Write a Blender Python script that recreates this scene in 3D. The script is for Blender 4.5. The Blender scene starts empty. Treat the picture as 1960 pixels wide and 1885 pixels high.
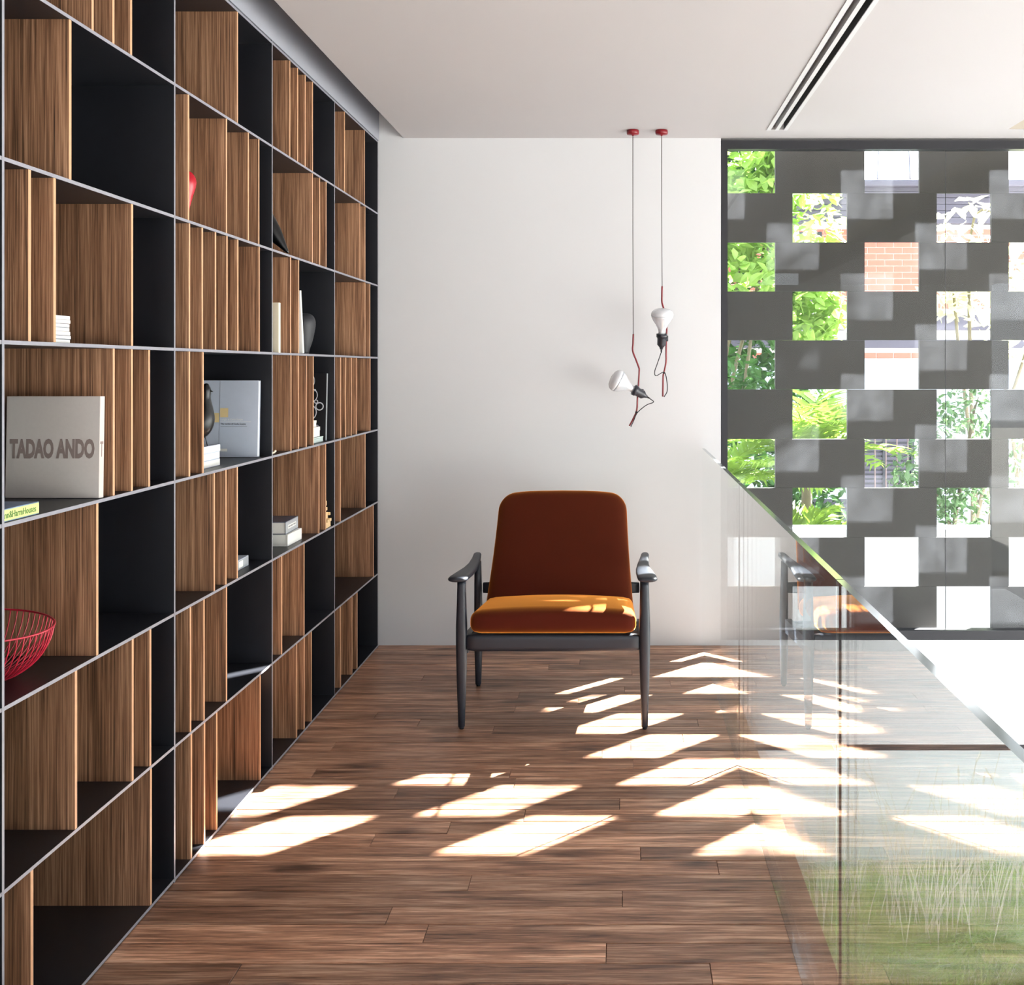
import bpy, bmesh, math, random
from mathutils import Vector, Matrix

random.seed(7)
scene = bpy.context.scene
COL = scene.collection

# ------------------------------------------------------------------ camera
F_PX = 2000.0; VPX, VPY = 1186.0, 704.0; CAM_H = 1.4
cam_d = bpy.data.cameras.new('camera')
cam_d.sensor_fit = 'HORIZONTAL'; cam_d.sensor_width = 36.0
cam_d.lens = F_PX / 1960.0 * 36.0
cam_d.shift_x = (980.0 - VPX) / 1960.0
cam_d.shift_y = (VPY - 942.5) / 1960.0
cam_d.clip_start = 0.05; cam_d.clip_end = 200
cam = bpy.data.objects.new('camera', cam_d); COL.objects.link(cam)
cam.location = (0, 0, CAM_H); cam.rotation_euler = (math.pi / 2, 0, 0)
scene.camera = cam

# ------------------------------------------------------------------ light
SKY_STRENGTH = 4.1
SUN_STRENGTH = 105.0
EXPOSURE = 0.24
w = bpy.data.worlds.new('hazy_sky'); scene.world = w; w.use_nodes = True
nt = w.node_tree; nt.nodes.clear()
out = nt.nodes.new('ShaderNodeOutputWorld'); bg = nt.nodes.new('ShaderNodeBackground')
geo = nt.nodes.new('ShaderNodeTexCoord'); sep = nt.nodes.new('ShaderNodeSeparateXYZ')
rmp = nt.nodes.new('ShaderNodeValToRGB')
rmp.color_ramp.elements[0].position = 0.0; rmp.color_ramp.elements[0].color = (0.90, 0.95, 1.0, 1)
rmp.color_ramp.elements[1].position = 0.9; rmp.color_ramp.elements[1].color = (0.62, 0.79, 1.0, 1)
nt.links.new(geo.outputs['Generated'], sep.inputs[0]); nt.links.new(sep.outputs['Z'], rmp.inputs[0])
nt.links.new(rmp.outputs[0], bg.inputs[0]); nt.links.new(bg.outputs[0], out.inputs[0])
bg.inputs[1].default_value = SKY_STRENGTH

SUN_TRAVEL = Vector((-1.0, -0.951, -1.0)).normalized()
sd = bpy.data.lights.new('sun', 'SUN'); sd.energy = SUN_STRENGTH; sd.angle = math.radians(0.55)
sd.color = (1.0, 0.98, 0.96)
sun = bpy.data.objects.new('sun', sd); COL.objects.link(sun)
sun.rotation_euler = SUN_TRAVEL.to_track_quat('-Z', 'Y').to_euler()
sun.location = (8, 12, 9)

scene.view_settings.view_transform = 'Standard'
scene.view_settings.look = 'None'
scene.view_settings.exposure = EXPOSURE
scene.view_settings.gamma = 1.0
scene.view_settings.use_curve_mapping = False
scene.cycles.max_bounces = 12; scene.cycles.diffuse_bounces = 6; scene.cycles.glossy_bounces = 5
scene.cycles.transparent_max_bounces = 24
scene.cycles.caustics_reflective = False; scene.cycles.caustics_refractive = False
scene.cycles.use_denoising = True
scene.cycles.sample_clamp_indirect = 8.0

# ------------------------------------------------------------------ materials
def lin(c):
    c /= 255.0
    return c / 12.92 if c <= 0.04045 else ((c + 0.055) / 1.055) ** 2.4
def rgb(r, g, b): return (lin(r), lin(g), lin(b), 1.0)

def new_mat(name):
    m = bpy.data.materials.new(name); m.use_nodes = True
    nt = m.node_tree
    return m, nt, nt.nodes['Principled BSDF'], nt.nodes['Material Output']

def plain(name, col, rough=0.5, metal=0.0, var=0.06, scale=30.0, bump=0.0, spec=None, sheen=None):
    """principled with a fine procedural noise variation of its own colour"""
    m, nt, p, o = new_mat(name)
    p.inputs['Roughness'].default_value = rough; p.inputs['Metallic'].default_value = metal
    if spec is not None: p.inputs['Specular IOR Level'].default_value = spec
    tc = nt.nodes.new('ShaderNodeTexCoord'); n = nt.nodes.new('ShaderNodeTexNoise')
    n.inputs['Scale'].default_value = scale; n.inputs['Detail'].default_value = 5
    nt.links.new(tc.outputs['Object'], n.inputs['Vector'])
    mx = nt.nodes.new('ShaderNodeMix'); mx.data_type = 'RGBA'
    a = tuple(max(0, c * (1 - var)) for c in col[:3]) + (1,); b = tuple(min(1, c * (1 + var)) for c in col[:3]) + (1,)
    mx.inputs[6].default_value = a; mx.inputs[7].default_value = b
    nt.links.new(n.outputs['Fac'], mx.inputs[0]); nt.links.new(mx.outputs[2], p.inputs['Base Color'])
    if bump:
        bp = nt.nodes.new('ShaderNodeBump'); bp.inputs['Strength'].default_value = bump; bp.inputs['Distance'].default_value = 0.002
        nt.links.new(n.outputs['Fac'], bp.inputs['Height']); nt.links.new(bp.outputs[0], p.inputs['Normal'])
    if sheen:
        p.inputs['Sheen Weight'].default_value = sheen[0]; p.inputs['Sheen Roughness'].default_value = sheen[1]
        p.inputs['Sheen Tint'].default_value = sheen[2]
    return m

def wood(name, dark, mid, light, axis, rough, fine, streak, bump, randvar=0.25, knots=False, spec=0.4):
    """wood grain running along the local axis ('X' or 'Z')"""
    m, nt, p, o = new_mat(name)
    L = nt.links; N = nt.nodes
    p.inputs['Roughness'].default_value = rough; p.inputs['Specular IOR Level'].default_value = spec
    tc = N.new('ShaderNodeTexCoord'); oi = N.new('ShaderNodeObjectInfo')
    mul = N.new('ShaderNodeMath'); mul.operation = 'MULTIPLY'; mul.inputs[1].default_value = 57.0
    L.new(oi.outputs['Random'], mul.inputs[0])
    add = N.new('ShaderNodeVectorMath'); add.operation = 'ADD'
    L.new(tc.outputs['Object'], add.inputs[0]); L.new(mul.outputs[0], add.inputs[1])
    def mapped(sx, along):
        mp = N.new('ShaderNodeMapping')
        mp.inputs['Scale'].default_value = (along, sx, sx) if axis == 'X' else (sx, sx, along)
        L.new(add.outputs[0], mp.inputs['Vector']); return mp
    m1 = mapped(fine, fine * (0.045 if knots else 0.011)); n1 = N.new('ShaderNodeTexNoise'); n1.inputs['Scale'].default_value = 1.0
    n1.inputs['Detail'].default_value = 6; n1.inputs['Roughness'].default_value = 0.65; n1.inputs['Distortion'].default_value = 0.35
    L.new(m1.outputs[0], n1.inputs['Vector'])
    m2 = mapped(streak, streak * (0.09 if knots else 0.02)); n2 = N.new('ShaderNodeTexNoise'); n2.inputs['Scale'].default_value = 1.0
    n2.inputs['Detail'].default_value = 4; n2.inputs['Distortion'].default_value = 0.8
    L.new(m2.outputs[0], n2.inputs['Vector'])
    r1 = N.new('ShaderNodeValToRGB'); e = r1.color_ramp.elements
    e[0].position = 0.36; e[0].color = dark; e[1].position = 0.64; e[1].color = light
    k = e.new(0.5); k.color = mid
    mixf = N.new('ShaderNodeMath'); mixf.operation = 'MULTIPLY_ADD'; mixf.inputs[1].default_value = 0.55 if knots else 0.72
    off = N.new('ShaderNodeMath'); off.operation = 'MULTIPLY'; off.inputs[1].default_value = 0.45 if knots else 0.28
    L.new(n2.outputs['Fac'], off.inputs[0]); L.new(n1.outputs['Fac'], mixf.inputs[0]); L.new(off.outputs[0], mixf.inputs[2])
    L.new(mixf.outputs[0], r1.inputs[0])
    col = r1.outputs[0]
    if knots:
        mp = N.new('ShaderNodeMapping'); mp.inputs['Scale'].default_value = (3.2, 9.0, 9.0)
        L.new(add.outputs[0], mp.inputs['Vector'])
        nd = N.new('ShaderNodeTexNoise'); nd.inputs['Scale'].default_value = 1.4; L.new(mp.outputs[0], nd.inputs['Vector'])
        vo = N.new('ShaderNodeTexVoronoi'); vo.inputs['Scale'].default_value = 0.75
        ad2 = N.new('ShaderNodeVectorMath'); ad2.operation = 'ADD'
        sc2 = N.new('ShaderNodeVectorMath'); sc2.operation = 'SCALE'; sc2.inputs[3].default_value = 0.5
        L.new(nd.outputs['Color'], sc2.inputs[0]); L.new(mp.outputs[0], ad2.inputs[0]); L.new(sc2.outputs[0], ad2.inputs[1])
        L.new(ad2.outputs[0], vo.inputs['Vector'])
        kr = N.new('ShaderNodeValToRGB'); ke = kr.color_ramp.elements
        ke[0].position = 0.05; ke[0].color = (0.25, 0.22, 0.22, 1); ke[1].position = 0.27; ke[1].color = (1, 1, 1, 1)
        L.new(vo.outputs['Distance'], kr.inputs[0])
        wv = N.new('ShaderNodeTexWave'); wv.inputs['Scale'].default_value = 9.0; wv.inputs['Distortion'].default_value = 5.0
        wv.inputs['Detail'].default_value = 2; wv.bands_direction = 'Y'
        L.new(mapped(1.0, 0.16).outputs[0], wv.inputs['Vector'])
        wr = N.new('ShaderNodeValToRGB'); wr.color_ramp.elements[0].color = (0.62, 0.58, 0.56, 1); wr.color_ramp.elements[1].color = (1.08, 1.05, 1.02, 1)
        wr.color_ramp.elements[0].position = 0.0; wr.color_ramp.elements[1].position = 0.35
        L.new(wv.outputs['Fac'], wr.inputs[0])
        mk = N.new('ShaderNodeMix'); mk.data_type = 'RGBA'; mk.blend_type = 'MULTIPLY'; mk.inputs[0].default_value = 1.0
        L.new(col, mk.inputs[6]); L.new(kr.outputs[0], mk.inputs[7])
        mk2 = N.new('ShaderNodeMix'); mk2.data_type = 'RGBA'; mk2.blend_type = 'MULTIPLY'
        L.new(n2.outputs['Fac'], mk2.inputs[0]); L.new(mk.outputs[2], mk2.inputs[6]); L.new(wr.outputs[0], mk2.inputs[7])
        col = mk2.outputs[2]
    hv = N.new('ShaderNodeHueSaturation')
    rv = N.new('ShaderNodeMapRange'); rv.inputs[3].default_value = 1 - randvar; rv.inputs[4].default_value = 1 + randvar
    frac = N.new('ShaderNodeMath'); frac.operation = 'FRACT'
    L.new(mul.outputs[0], frac.inputs[0]); L.new(frac.outputs[0], rv.inputs[0]); L.new(rv.outputs[0], hv.inputs['Value'])
    L.new(col, hv.inputs['Color']); L.new(hv.outputs[0], p.inputs['Base Color'])
    bp = N.new('ShaderNodeBump'); bp.inputs['Strength'].default_value = bump; bp.inputs['Distance'].default_value = 0.001
    L.new(n1.outputs['Fac'], bp.inputs['Height']); L.new(bp.outputs[0], p.inputs['Normal'])
    return m

def clear_glass(name, f0, power, tint, dust=0.0, dust_col=(0.86, 0.92, 1, 1), dust_scale=9.0):
    """thin sheet glass: transparent + angle dependent mirror, plus a little dust that catches light"""
    m, nt, p, o = new_mat(name); N = nt.nodes; L = nt.links
    N.remove(p)
    g = N.new('ShaderNodeNewGeometry'); d = N.new('ShaderNodeVectorMath'); d.operation = 'DOT_PRODUCT'
    L.new(g.outputs['Normal'], d.inputs[0]); L.new(g.outputs['Incoming'], d.inputs[1])
    ab = N.new('ShaderNodeMath'); ab.operation = 'ABSOLUTE'; L.new(d.outputs['Value'], ab.inputs[0])
    om = N.new('ShaderNodeMath'); om.operation = 'SUBTRACT'; om.inputs[0].default_value = 1.0; L.new(ab.outputs[0], om.inputs[1]); om.use_clamp = True
    pw = N.new('ShaderNodeMath'); pw.operation = 'POWER'; L.new(om.outputs[0], pw.inputs[0]); pw.inputs[1].default_value = power
    ma = N.new('ShaderNodeMath'); ma.operation = 'MULTIPLY_ADD'; L.new(pw.outputs[0], ma.inputs[0])
    ma.inputs[1].default_value = 1 - f0; ma.inputs[2].default_value = f0
    tr = N.new('ShaderNodeBsdfTransparent'); tr.inputs[0].default_value = tint
    gl = N.new('ShaderNodeBsdfGlossy'); gl.inputs['Roughness'].default_value = 0.0; gl.inputs[0].default_value = (1, 1, 1, 1)
    mx = N.new('ShaderNodeMixShader'); L.new(ma.outputs[0], mx.inputs[0]); L.new(tr.outputs[0], mx.inputs[1]); L.new(gl.outputs[0], mx.inputs[2])
    last = mx.outputs[0]
    if dust:
        tc = N.new('ShaderNodeTexCoord'); n = N.new('ShaderNodeTexNoise'); n.inputs['Scale'].default_value = dust_scale; n.inputs['Detail'].default_value = 2
        L.new(tc.outputs['Object'], n.inputs['Vector'])
        n2 = N.new('ShaderNodeTexNoise'); n2.inputs['Scale'].default_value = 140; n2.inputs['Detail'].default_value = 2
        L.new(tc.outputs['Object'], n2.inputs['Vector'])
        r2 = N.new('ShaderNodeMapRange'); r2.inputs[1].default_value = 0.74; r2.inputs[2].default_value = 0.82; r2.inputs[3].default_value = 0; r2.inputs[4].default_value = dust * 1.5
        L.new(n2.outputs['Fac'], r2.inputs[0])
        r = N.new('ShaderNodeMapRange'); r.inputs[1].default_value = 0.3; r.inputs[2].default_value = 0.7
        r.inputs[3].default_value = dust * 0.55; r.inputs[4].default_value = dust * 1.45
        L.new(n.outputs['Fac'], r.inputs[0])
        sm = N.new('ShaderNodeMath'); sm.operation = 'ADD'; L.new(r.outputs[0], sm.inputs[0]); L.new(r2.outputs[0], sm.inputs[1])
        tl = N.new('ShaderNodeBsdfTranslucent'); tl.inputs[0].default_value = dust_col
        mx2 = N.new('ShaderNodeMixShader'); L.new(sm.outputs[0], mx2.inputs[0]); L.new(last, mx2.inputs[1]); L.new(tl.outputs[0], mx2.inputs[2])
        last = mx2.outputs[0]
    L.new(last, o.inputs['Surface'])
    return m

def leafy(name, col, trans, hue=0.12):
    m, nt, p, o = new_mat(name); N = nt.nodes; L = nt.links
    tc = N.new('ShaderNodeTexCoord'); n = N.new('ShaderNodeTexNoise'); n.inputs['Scale'].default_value = 5.0; n.inputs['Detail'].default_value = 3
    L.new(tc.outputs['Object'], n.inputs['Vector'])
    mx = N.new('ShaderNodeMix'); mx.data_type = 'RGBA'; L.new(n.outputs['Fac'], mx.inputs[0])
    mx.inputs[6].default_value = tuple(c * 0.55 for c in col[:3]) + (1,)
    mx.inputs[7].default_value = tuple(min(1, c * 1.5) for c in col[:3]) + (1,)
    L.new(mx.outputs[2], p.inputs['Base Color']); p.inputs['Roughness'].default_value = 0.45
    t = N.new('ShaderNodeBsdfTranslucent'); L.new(mx.outputs[2], t.inputs[0])
    ms = N.new('ShaderNodeMixShader'); ms.inputs[0].default_value = trans
    L.new(p.outputs[0], ms.inputs[1]); L.new(t.outputs[0], ms.inputs[2]); L.new(ms.outputs[0], o.inputs['Surface'])
    return m

M = {}
M['white'] = plain('white_paint', rgb(210, 211, 213), 0.62, var=0.012, scale=3.0, spec=0.35)
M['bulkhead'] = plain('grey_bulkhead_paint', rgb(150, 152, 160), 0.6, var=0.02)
M['ceil'] = plain('ceiling_paint', rgb(190, 187, 188), 0.8, var=0.01, scale=3.0, spec=0.2)
M['steel'] = plain('blackened_steel', (0.0105, 0.0115, 0.0155, 1), 0.42, 0.0, 0.25, 14, spec=0.5)
M['steel_edge'] = plain('lit_steel_edge', rgb(150, 150, 158), 0.5, 0.25, 0.1, 60)  # steel front edges painted lighter for the room light they catch
M['oak'] = wood('smoked_oak_veneer', rgb(66, 45, 33), rgb(146, 105, 77), rgb(200, 156, 122), 'Z', 0.5, 330, 40, 0.25, 0.16)
M['oak_edge'] = plain('lit_oak_edge', rgb(206, 160, 122), 0.5, 0, 0.1, 60)  # divider front edges painted lighter, as lit from the room
M['plank'] = wood('oiled_floor_oak', rgb(88, 58, 44), rgb(166, 122, 97), rgb(226, 186, 158), 'X', 0.38, 170, 22, 0.5, 0.36, knots=True, spec=0.45)
M['seam'] = plain('dark_joint', rgb(38, 26, 22), 0.8)
M['black'] = plain('black_frame_metal', rgb(38, 38, 42), 0.4, 0.2, 0.1)
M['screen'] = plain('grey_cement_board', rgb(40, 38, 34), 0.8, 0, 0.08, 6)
M['velvet'] = plain('rust_velvet', rgb(66, 15, 12), 0.85, 0, 0.12, 12, bump=0.15, spec=0.12, sheen=(1.0, 0.25, (1.0, 0.44, 0.10, 1)))
_n = M['velvet'].node_tree; _o = _n.nodes['Material Output']; _s = _n.nodes.new('ShaderNodeBsdfSheen')
_s.inputs['Color'].default_value = (0.78, 0.25, 0.02, 1); _s.inputs['Roughness'].default_value = 0.5
_a = _n.nodes.new('ShaderNodeAddShader'); _n.links.new(_n.nodes['Principled BSDF'].outputs[0], _a.inputs[0]); _n.links.new(_s.outputs[0], _a.inputs[1]); _n.links.new(_a.outputs[0], _o.inputs['Surface'])
M['slate'] = plain('slate_lacquer', rgb(28, 34, 45), 0.45, 0, 0.05, 20)
M['rubber'] = plain('black_rubber', rgb(20, 20, 22), 0.7)
M['red'] = plain('red_enamel', rgb(122, 10, 24), 0.3, 0, 0.06)
M['red_gloss'] = plain('red_glaze', rgb(176, 20, 38), 0.22, 0, 0.08, 8)
M['wire'] = plain('red_wire_lacquer', rgb(190, 40, 62), 0.3, 0, 0.05)
M['bulb'] = plain('frosted_bulb_glass', rgb(226, 228, 232), 0.18, 0, 0.02, spec=0.6)
M['bulb_mirror'] = plain('bulb_reflector_coat', rgb(214, 218, 224), 0.12, 0.25, 0.03, spec=0.7)
M['cord'] = plain('black_cord', rgb(26, 26, 30), 0.6)
M['cable'] = plain('grey_cable', rgb(84, 82, 80), 0.5)
M['bakelite'] = plain('black_bakelite', rgb(38, 38, 46), 0.32)
M['paper'] = plain('page_paper', rgb(232, 230, 224), 0.8, 0, 0.04, 200)
M['cover_grey'] = plain('warm_grey_cloth', rgb(206, 198, 192), 0.8, 0, 0.04, 120)
M['ink_taupe'] = plain('taupe_print', rgb(142, 126, 120), 0.8)
M['cover_green'] = plain('lime_cover', rgb(206, 224, 140), 0.5)
M['cover_blue'] = plain('blue_photo_cover', rgb(120, 140, 168), 0.4, 0, 0.5, 18)
M['ink_green'] = plain('dark_green_print', rgb(70, 110, 50), 0.6)
M['cover_slate'] = plain('blue_grey_cover', rgb(194, 203, 218), 0.45, 0, 0.1, 14)
M['cream'] = plain('cream_card', rgb(228, 204, 150), 0.7)
M['ivory'] = plain('ivory_card', rgb(236, 224, 198), 0.7)
M['cover_white'] = plain('white_cover', rgb(238, 238, 234), 0.5, 0, 0.02)
M['cover_dark'] = plain('charcoal_cover', rgb(88, 94, 112), 0.4)
M['cover_mid'] = plain('mid_grey_cover', rgb(170, 174, 178), 0.45)
M['ink_black'] = plain('black_print', rgb(40, 44, 60), 0.7)
M['birdblack'] = plain('black_lacquer', rgb(10, 11, 13), 0.3, 0, 0.05, spec=0.45)
M['vase'] = plain('black_stoneware', rgb(34, 35, 40), 0.5, 0, 0.15, 60)
M['board'] = plain('black_card', rgb(26, 26, 30), 0.4)
M['chalk'] = plain('white_print', rgb(220, 222, 228), 0.6)
M['birch'] = plain('pale_birch', rgb(232, 200, 152), 0.55, 0, 0.1, 40)
M['clearbox'] = plain('pale_glass_box', rgb(200, 216, 212), 0.1, 0, 0.06, spec=0.7)
M['rail_glass'] = clear_glass('railing_glass', 0.05, 3.5, (0.97, 0.985, 0.975, 1))
M['glass_edge'] = plain('polished_glass_edge', rgb(146, 156, 156), 0.12, 0.1, 0.25, 5, spec=0.8)
M['pane'] = clear_glass('window_glass', 0.017, 5.0, (0.985, 0.99, 0.985, 1), dust=0.0045)
M['concrete'] = plain('grey_concrete', rgb(122, 121, 118), 0.75, 0, 0.06, 8)
M['soil'] = plain('planting_soil', rgb(110, 112, 80), 0.95, 0, 0.3, 20)
M['brick'] = plain('red_brick', rgb(176, 98, 84), 0.85, 0, 0.16, 12)
M['mortar'] = plain('pale_mortar', rgb(206, 200, 196), 0.9)
M['slat'] = plain('violet_grey_cladding', rgb(74, 70, 84), 0.7, 0, 0.15, 14)
M['plaster'] = plain('grey_white_plaster', rgb(176, 184, 196), 0.85, 0, 0.08, 3)
M['roof'] = plain('white_metal_roof', rgb(236, 236, 236), 0.5)
M['shutter'] = plain('black_shutter', rgb(34, 36, 46), 0.6)
M['iron'] = plain('rusty_iron', rgb(120, 100, 98), 0.6)
M['garden_white'] = plain('white_garden_render', rgb(232, 236, 242), 0.85, 0, 0.05, 5)
M['coping'] = plain('white_coping', rgb(240, 240, 240), 0.8)
M['ground'] = plain('garden_ground', rgb(158, 157, 152), 0.9, 0, 0.2, 1.5)
M['bark'] = plain('bark', rgb(92, 84, 66), 0.9, 0, 0.25, 20)
M['leaf'] = leafy('broad_leaf', rgb(146, 176, 88), 0.5)
M['leaf_dark'] = leafy('deep_leaf', rgb(60, 100, 44), 0.35)
M['leaf_pale'] = leafy('pale_blossom_leaf', rgb(206, 208, 166), 0.5)
M['palm'] = leafy('palm_frond_green', rgb(118, 146, 52), 0.45)
M['bush'] = leafy('bush_leaf', rgb(84, 112, 72), 0.3)
M['grass'] = leafy('feather_grass_green', rgb(200, 226, 140), 0.35)
M['grass_pale'] = leafy('pale_feather_grass', rgb(236, 242, 204), 0.35)
M['grass_deep'] = leafy('deep_feather_grass', rgb(146, 190, 100), 0.35)
M['straw'] = leafy('dry_seed_stalk', rgb(244, 236, 206), 0.3)
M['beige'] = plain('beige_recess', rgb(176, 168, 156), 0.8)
M['dark_void'] = plain('dark_duct', rgb(20, 19, 19), 0.9)

# ------------------------------------------------------------------ mesh helpers
def link(o, parent=None):
    COL.objects.link(o)
    if parent: o.parent = parent
    return o
def mesh_obj(name, verts, faces, mat, parent=None, loc=(0, 0, 0), smooth=False, rot=None):
    me = bpy.data.meshes.new(name); me.from_pydata([tuple(v) for v in verts], [], faces); me.update()
    if isinstance(mat, (list, tuple)):
        for x in mat: me.materials.append(x)
    else: me.materials.append(mat)
    if smooth: me.polygons.foreach_set('use_smooth', [True] * len(me.polygons))
    o = bpy.data.objects.new(name, me); o.location = loc
    if rot: o.rotation_euler = rot
    return link(o, parent)
def bm_obj(name, bm, mat, parent=None, loc=(0, 0, 0), smooth=False, rot=None):
    bmesh.ops.recalc_face_normals(bm, faces=bm.faces)
    me = bpy.data.meshes.new(name); bm.to_mesh(me); bm.free()
    if isinstance(mat, (list, tuple)):
        for x in mat: me.materials.append(x)
    else: me.materials.append(mat)
    if smooth: me.polygons.foreach_set('use_smooth', [True] * len(me.polygons))
    o = bpy.data.objects.new(name, me); o.location = loc
    if rot: o.rotation_euler = rot
    return link(o, parent)
def add_box(bm, x0, x1, y0, y1, z0, z1, bevel=0.0, mi=0):
    vs = [bm.verts.new(c) for c in ((x0, y0, z0), (x1, y0, z0), (x1, y1, z0), (x0, y1, z0), (x0, y0, z1), (x1, y0, z1), (x1, y1, z1), (x0, y1, z1))]
    fs = [bm.faces.new([vs[i] for i in f]) for f in ((0, 3, 2, 1), (4, 5, 6, 7), (0, 1, 5, 4), (1, 2, 6, 5), (2, 3, 7, 6), (3, 0, 4, 7))]
    for f in fs: f.material_index = mi
    if bevel:
        es = list({e for f in fs for e in f.edges})
        bmesh.ops.bevel(bm, geom=es, offset=bevel, segments=2, affect='EDGES', profile=0.5)
    return fs
def box(name, x0, x1, y0, y1, z0, z1, mat, parent=None, bevel=0.0, org=(0, 0, 0)):
    """box given in parent-local coordinates; object origin at its centre"""
    c = ((x0 + x1) / 2, (y0 + y1) / 2, (z0 + z1) / 2)
    bm = bmesh.new(); add_box(bm, x0 - c[0], x1 - c[0], y0 - c[1], y1 - c[1], z0 - c[2], z1 - c[2], bevel)
    return bm_obj(name, bm, mat, parent, c)
def tag(o, label=None, cat=None, group=None, kind=None):
    if label: o['label'] = label
    if cat: o['category'] = cat
    if group: o['group'] = group
    if kind: o['kind'] = kind
    return o
def thing(name, label, cat, loc=(0, 0, 0), rot=(0, 0, 0), group=None):
    o = bpy.data.objects.new(name, None); o.location = loc; o.rotation_euler = rot; o.empty_display_size = 0.05
    link(o); return tag(o, label, cat, group)
def struct(o, label=None):
    o['kind'] = 'structure'
    if label: o['label'] = label
    return o
def loft(sections, close=True, cap=True):
    verts = []; faces = []; n = len(sections[0])
    for s in sections: verts += [tuple(p) for p in s]
    for i in range(len(sections) - 1):
        for j in range(n if close else n - 1):
            a = i * n + j; b = i * n + (j + 1) % n
            faces.append((a, b, b + n, a + n))
    if cap:
        faces.append(tuple(range(n - 1, -1, -1))); faces.append(tuple(range((len(sections) - 1) * n, len(sections) * n)))
    return verts, faces
def catmull(pts, sub=6):
    P = [Vector(p) for p in pts]; P = [P[0] * 2 - P[1]] + P + [P[-1] * 2 - P[-2]]; o = []
    for i in range(1, len(P) - 2):
        for k in range(sub):
            t = k / sub
            o.append(0.5 * ((2 * P[i]) + (-P[i - 1] + P[i + 1]) * t + (2 * P[i - 1] - 5 * P[i] + 4 * P[i + 1] - P[i + 2]) * t * t + (-P[i - 1] + 3 * P[i] - 3 * P[i + 1] + P[i + 2]) * t ** 3))
    o.append(P[-2]); return o
def tube_data(pts, r, n=8):
    """r a number or a list per point"""
    P = [Vector(p) for p in pts]; secs = []; up = None
    for i, p in enumerate(P):
        d = (P[min(i + 1, len(P) - 1)] - P[max(i - 1, 0)]).normalized()
        if up is None:
            up = Vector((0, 0, 1)) if abs(d.z) < 0.9 else Vector((0, 1, 0))
        s = d.cross(up).normalized(); up = s.cross(d).normalized()
        rr = r[i] if isinstance(r, (list, tuple)) else r
        secs.append([p + (s * math.cos(2 * math.pi * k / n) + up * math.sin(2 * math.pi * k / n)) * rr for k in range(n)])
    return loft(secs)
def tube(name, pts, r, mat, parent=None, loc=(0, 0, 0), n=8, sub=0):
    if sub:
        if isinstance(r, (list, tuple)):
            rp = catmull([(x, 0, 0) for x in r], sub); r = [max(v.x, 1e-4) for v in rp]
        pts = catmull(pts, sub)
    v, f = tube_data(pts, r, n)
    return mesh_obj(name, v, f, mat, parent, loc, True)
def lathe_data(profile, n=32):
    secs = [[(r * math.cos(2 * math.pi * k / n), r * math.sin(2 * math.pi * k / n), z) for k in range(n)] for r, z in profile]
    return loft(secs)
def lathe(name, profile, mat, parent=None, loc=(0, 0, 0), n=32, rot=None):
    v, f = lathe_data(profile, n)
    return mesh_obj(name, v, f, mat, parent, loc, True, rot)
def text(name, body, size, mat, parent, loc, rot, sx=1.0, bold=0.0, align='LEFT', fit=None):
    cu = bpy.data.curves.new(name, 'FONT'); cu.body = body; cu.size = size; cu.extrude = 0.0003; cu.offset = bold
    cu.align_x = align; cu.resolution_u = 3
    t = bpy.data.objects.new(name + '_src', cu); COL.objects.link(t)
    dg = bpy.context.evaluated_depsgraph_get()
    me = bpy.data.meshes.new_from_object(t.evaluated_get(dg))
    bpy.data.objects.remove(t, do_unlink=True); bpy.data.curves.remove(cu)
    me.name = name; me.materials.clear(); me.materials.append(mat)
    if fit:
        xs_ = [v.co.x for v in me.vertices]; sx = fit / (max(xs_) - min(xs_))
    o = bpy.data.objects.new(name, me); o.location = loc; o.rotation_euler = rot; o.scale = (sx, 1, 1)
    return link(o, parent)
def rounded_box(hx, hy, hz, r, n=12, fn=None):
    """rounded box mesh data with optional per-vertex function"""
    bm = bmesh.new(); bmesh.ops.create_cube(bm, size=2.0)
    bmesh.ops.subdivide_edges(bm, edges=bm.edges[:], cuts=n, use_grid_fill=True)
    for v in bm.verts:
        u = v.co.copy()
        def rm(t): # denser near the edges
            return math.copysign(1 - (1 - abs(t)) ** 1.5, t) if abs(t) < 1 else t
        p = Vector((rm(u.x) * hx, rm(u.y) * hy, rm(u.z) * hz))
        q = Vector((max(-hx + r, min(hx - r, p.x)), max(-hy + r, min(hy - r, p.y)), max(-hz + r, min(hz - r, p.z))))
        d = p - q
        if d.length > 1e-6: p = q + d.normalized() * min(r, d.length * 1.0 if d.length < r else r)
        v.co = fn(p) if fn else p
    return bm

# ------------------------------------------------------------------ the setting
XS = -1.21          # front plane of the bookcase
YB = 5.273          # back wall
CZ = 2.56           # ceiling
YR = -4.0           # open, glazed rear end of the room
XV = 5.2            # far side of the void
XE = 0.505          # floor edge over the void
XG = 0.422          # glass railing plane
VZ = -2.75          # level of the lower floor under the void
GZ = -2.0           # level of the planted bed outside the lower window
EPS = 0.0026

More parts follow.
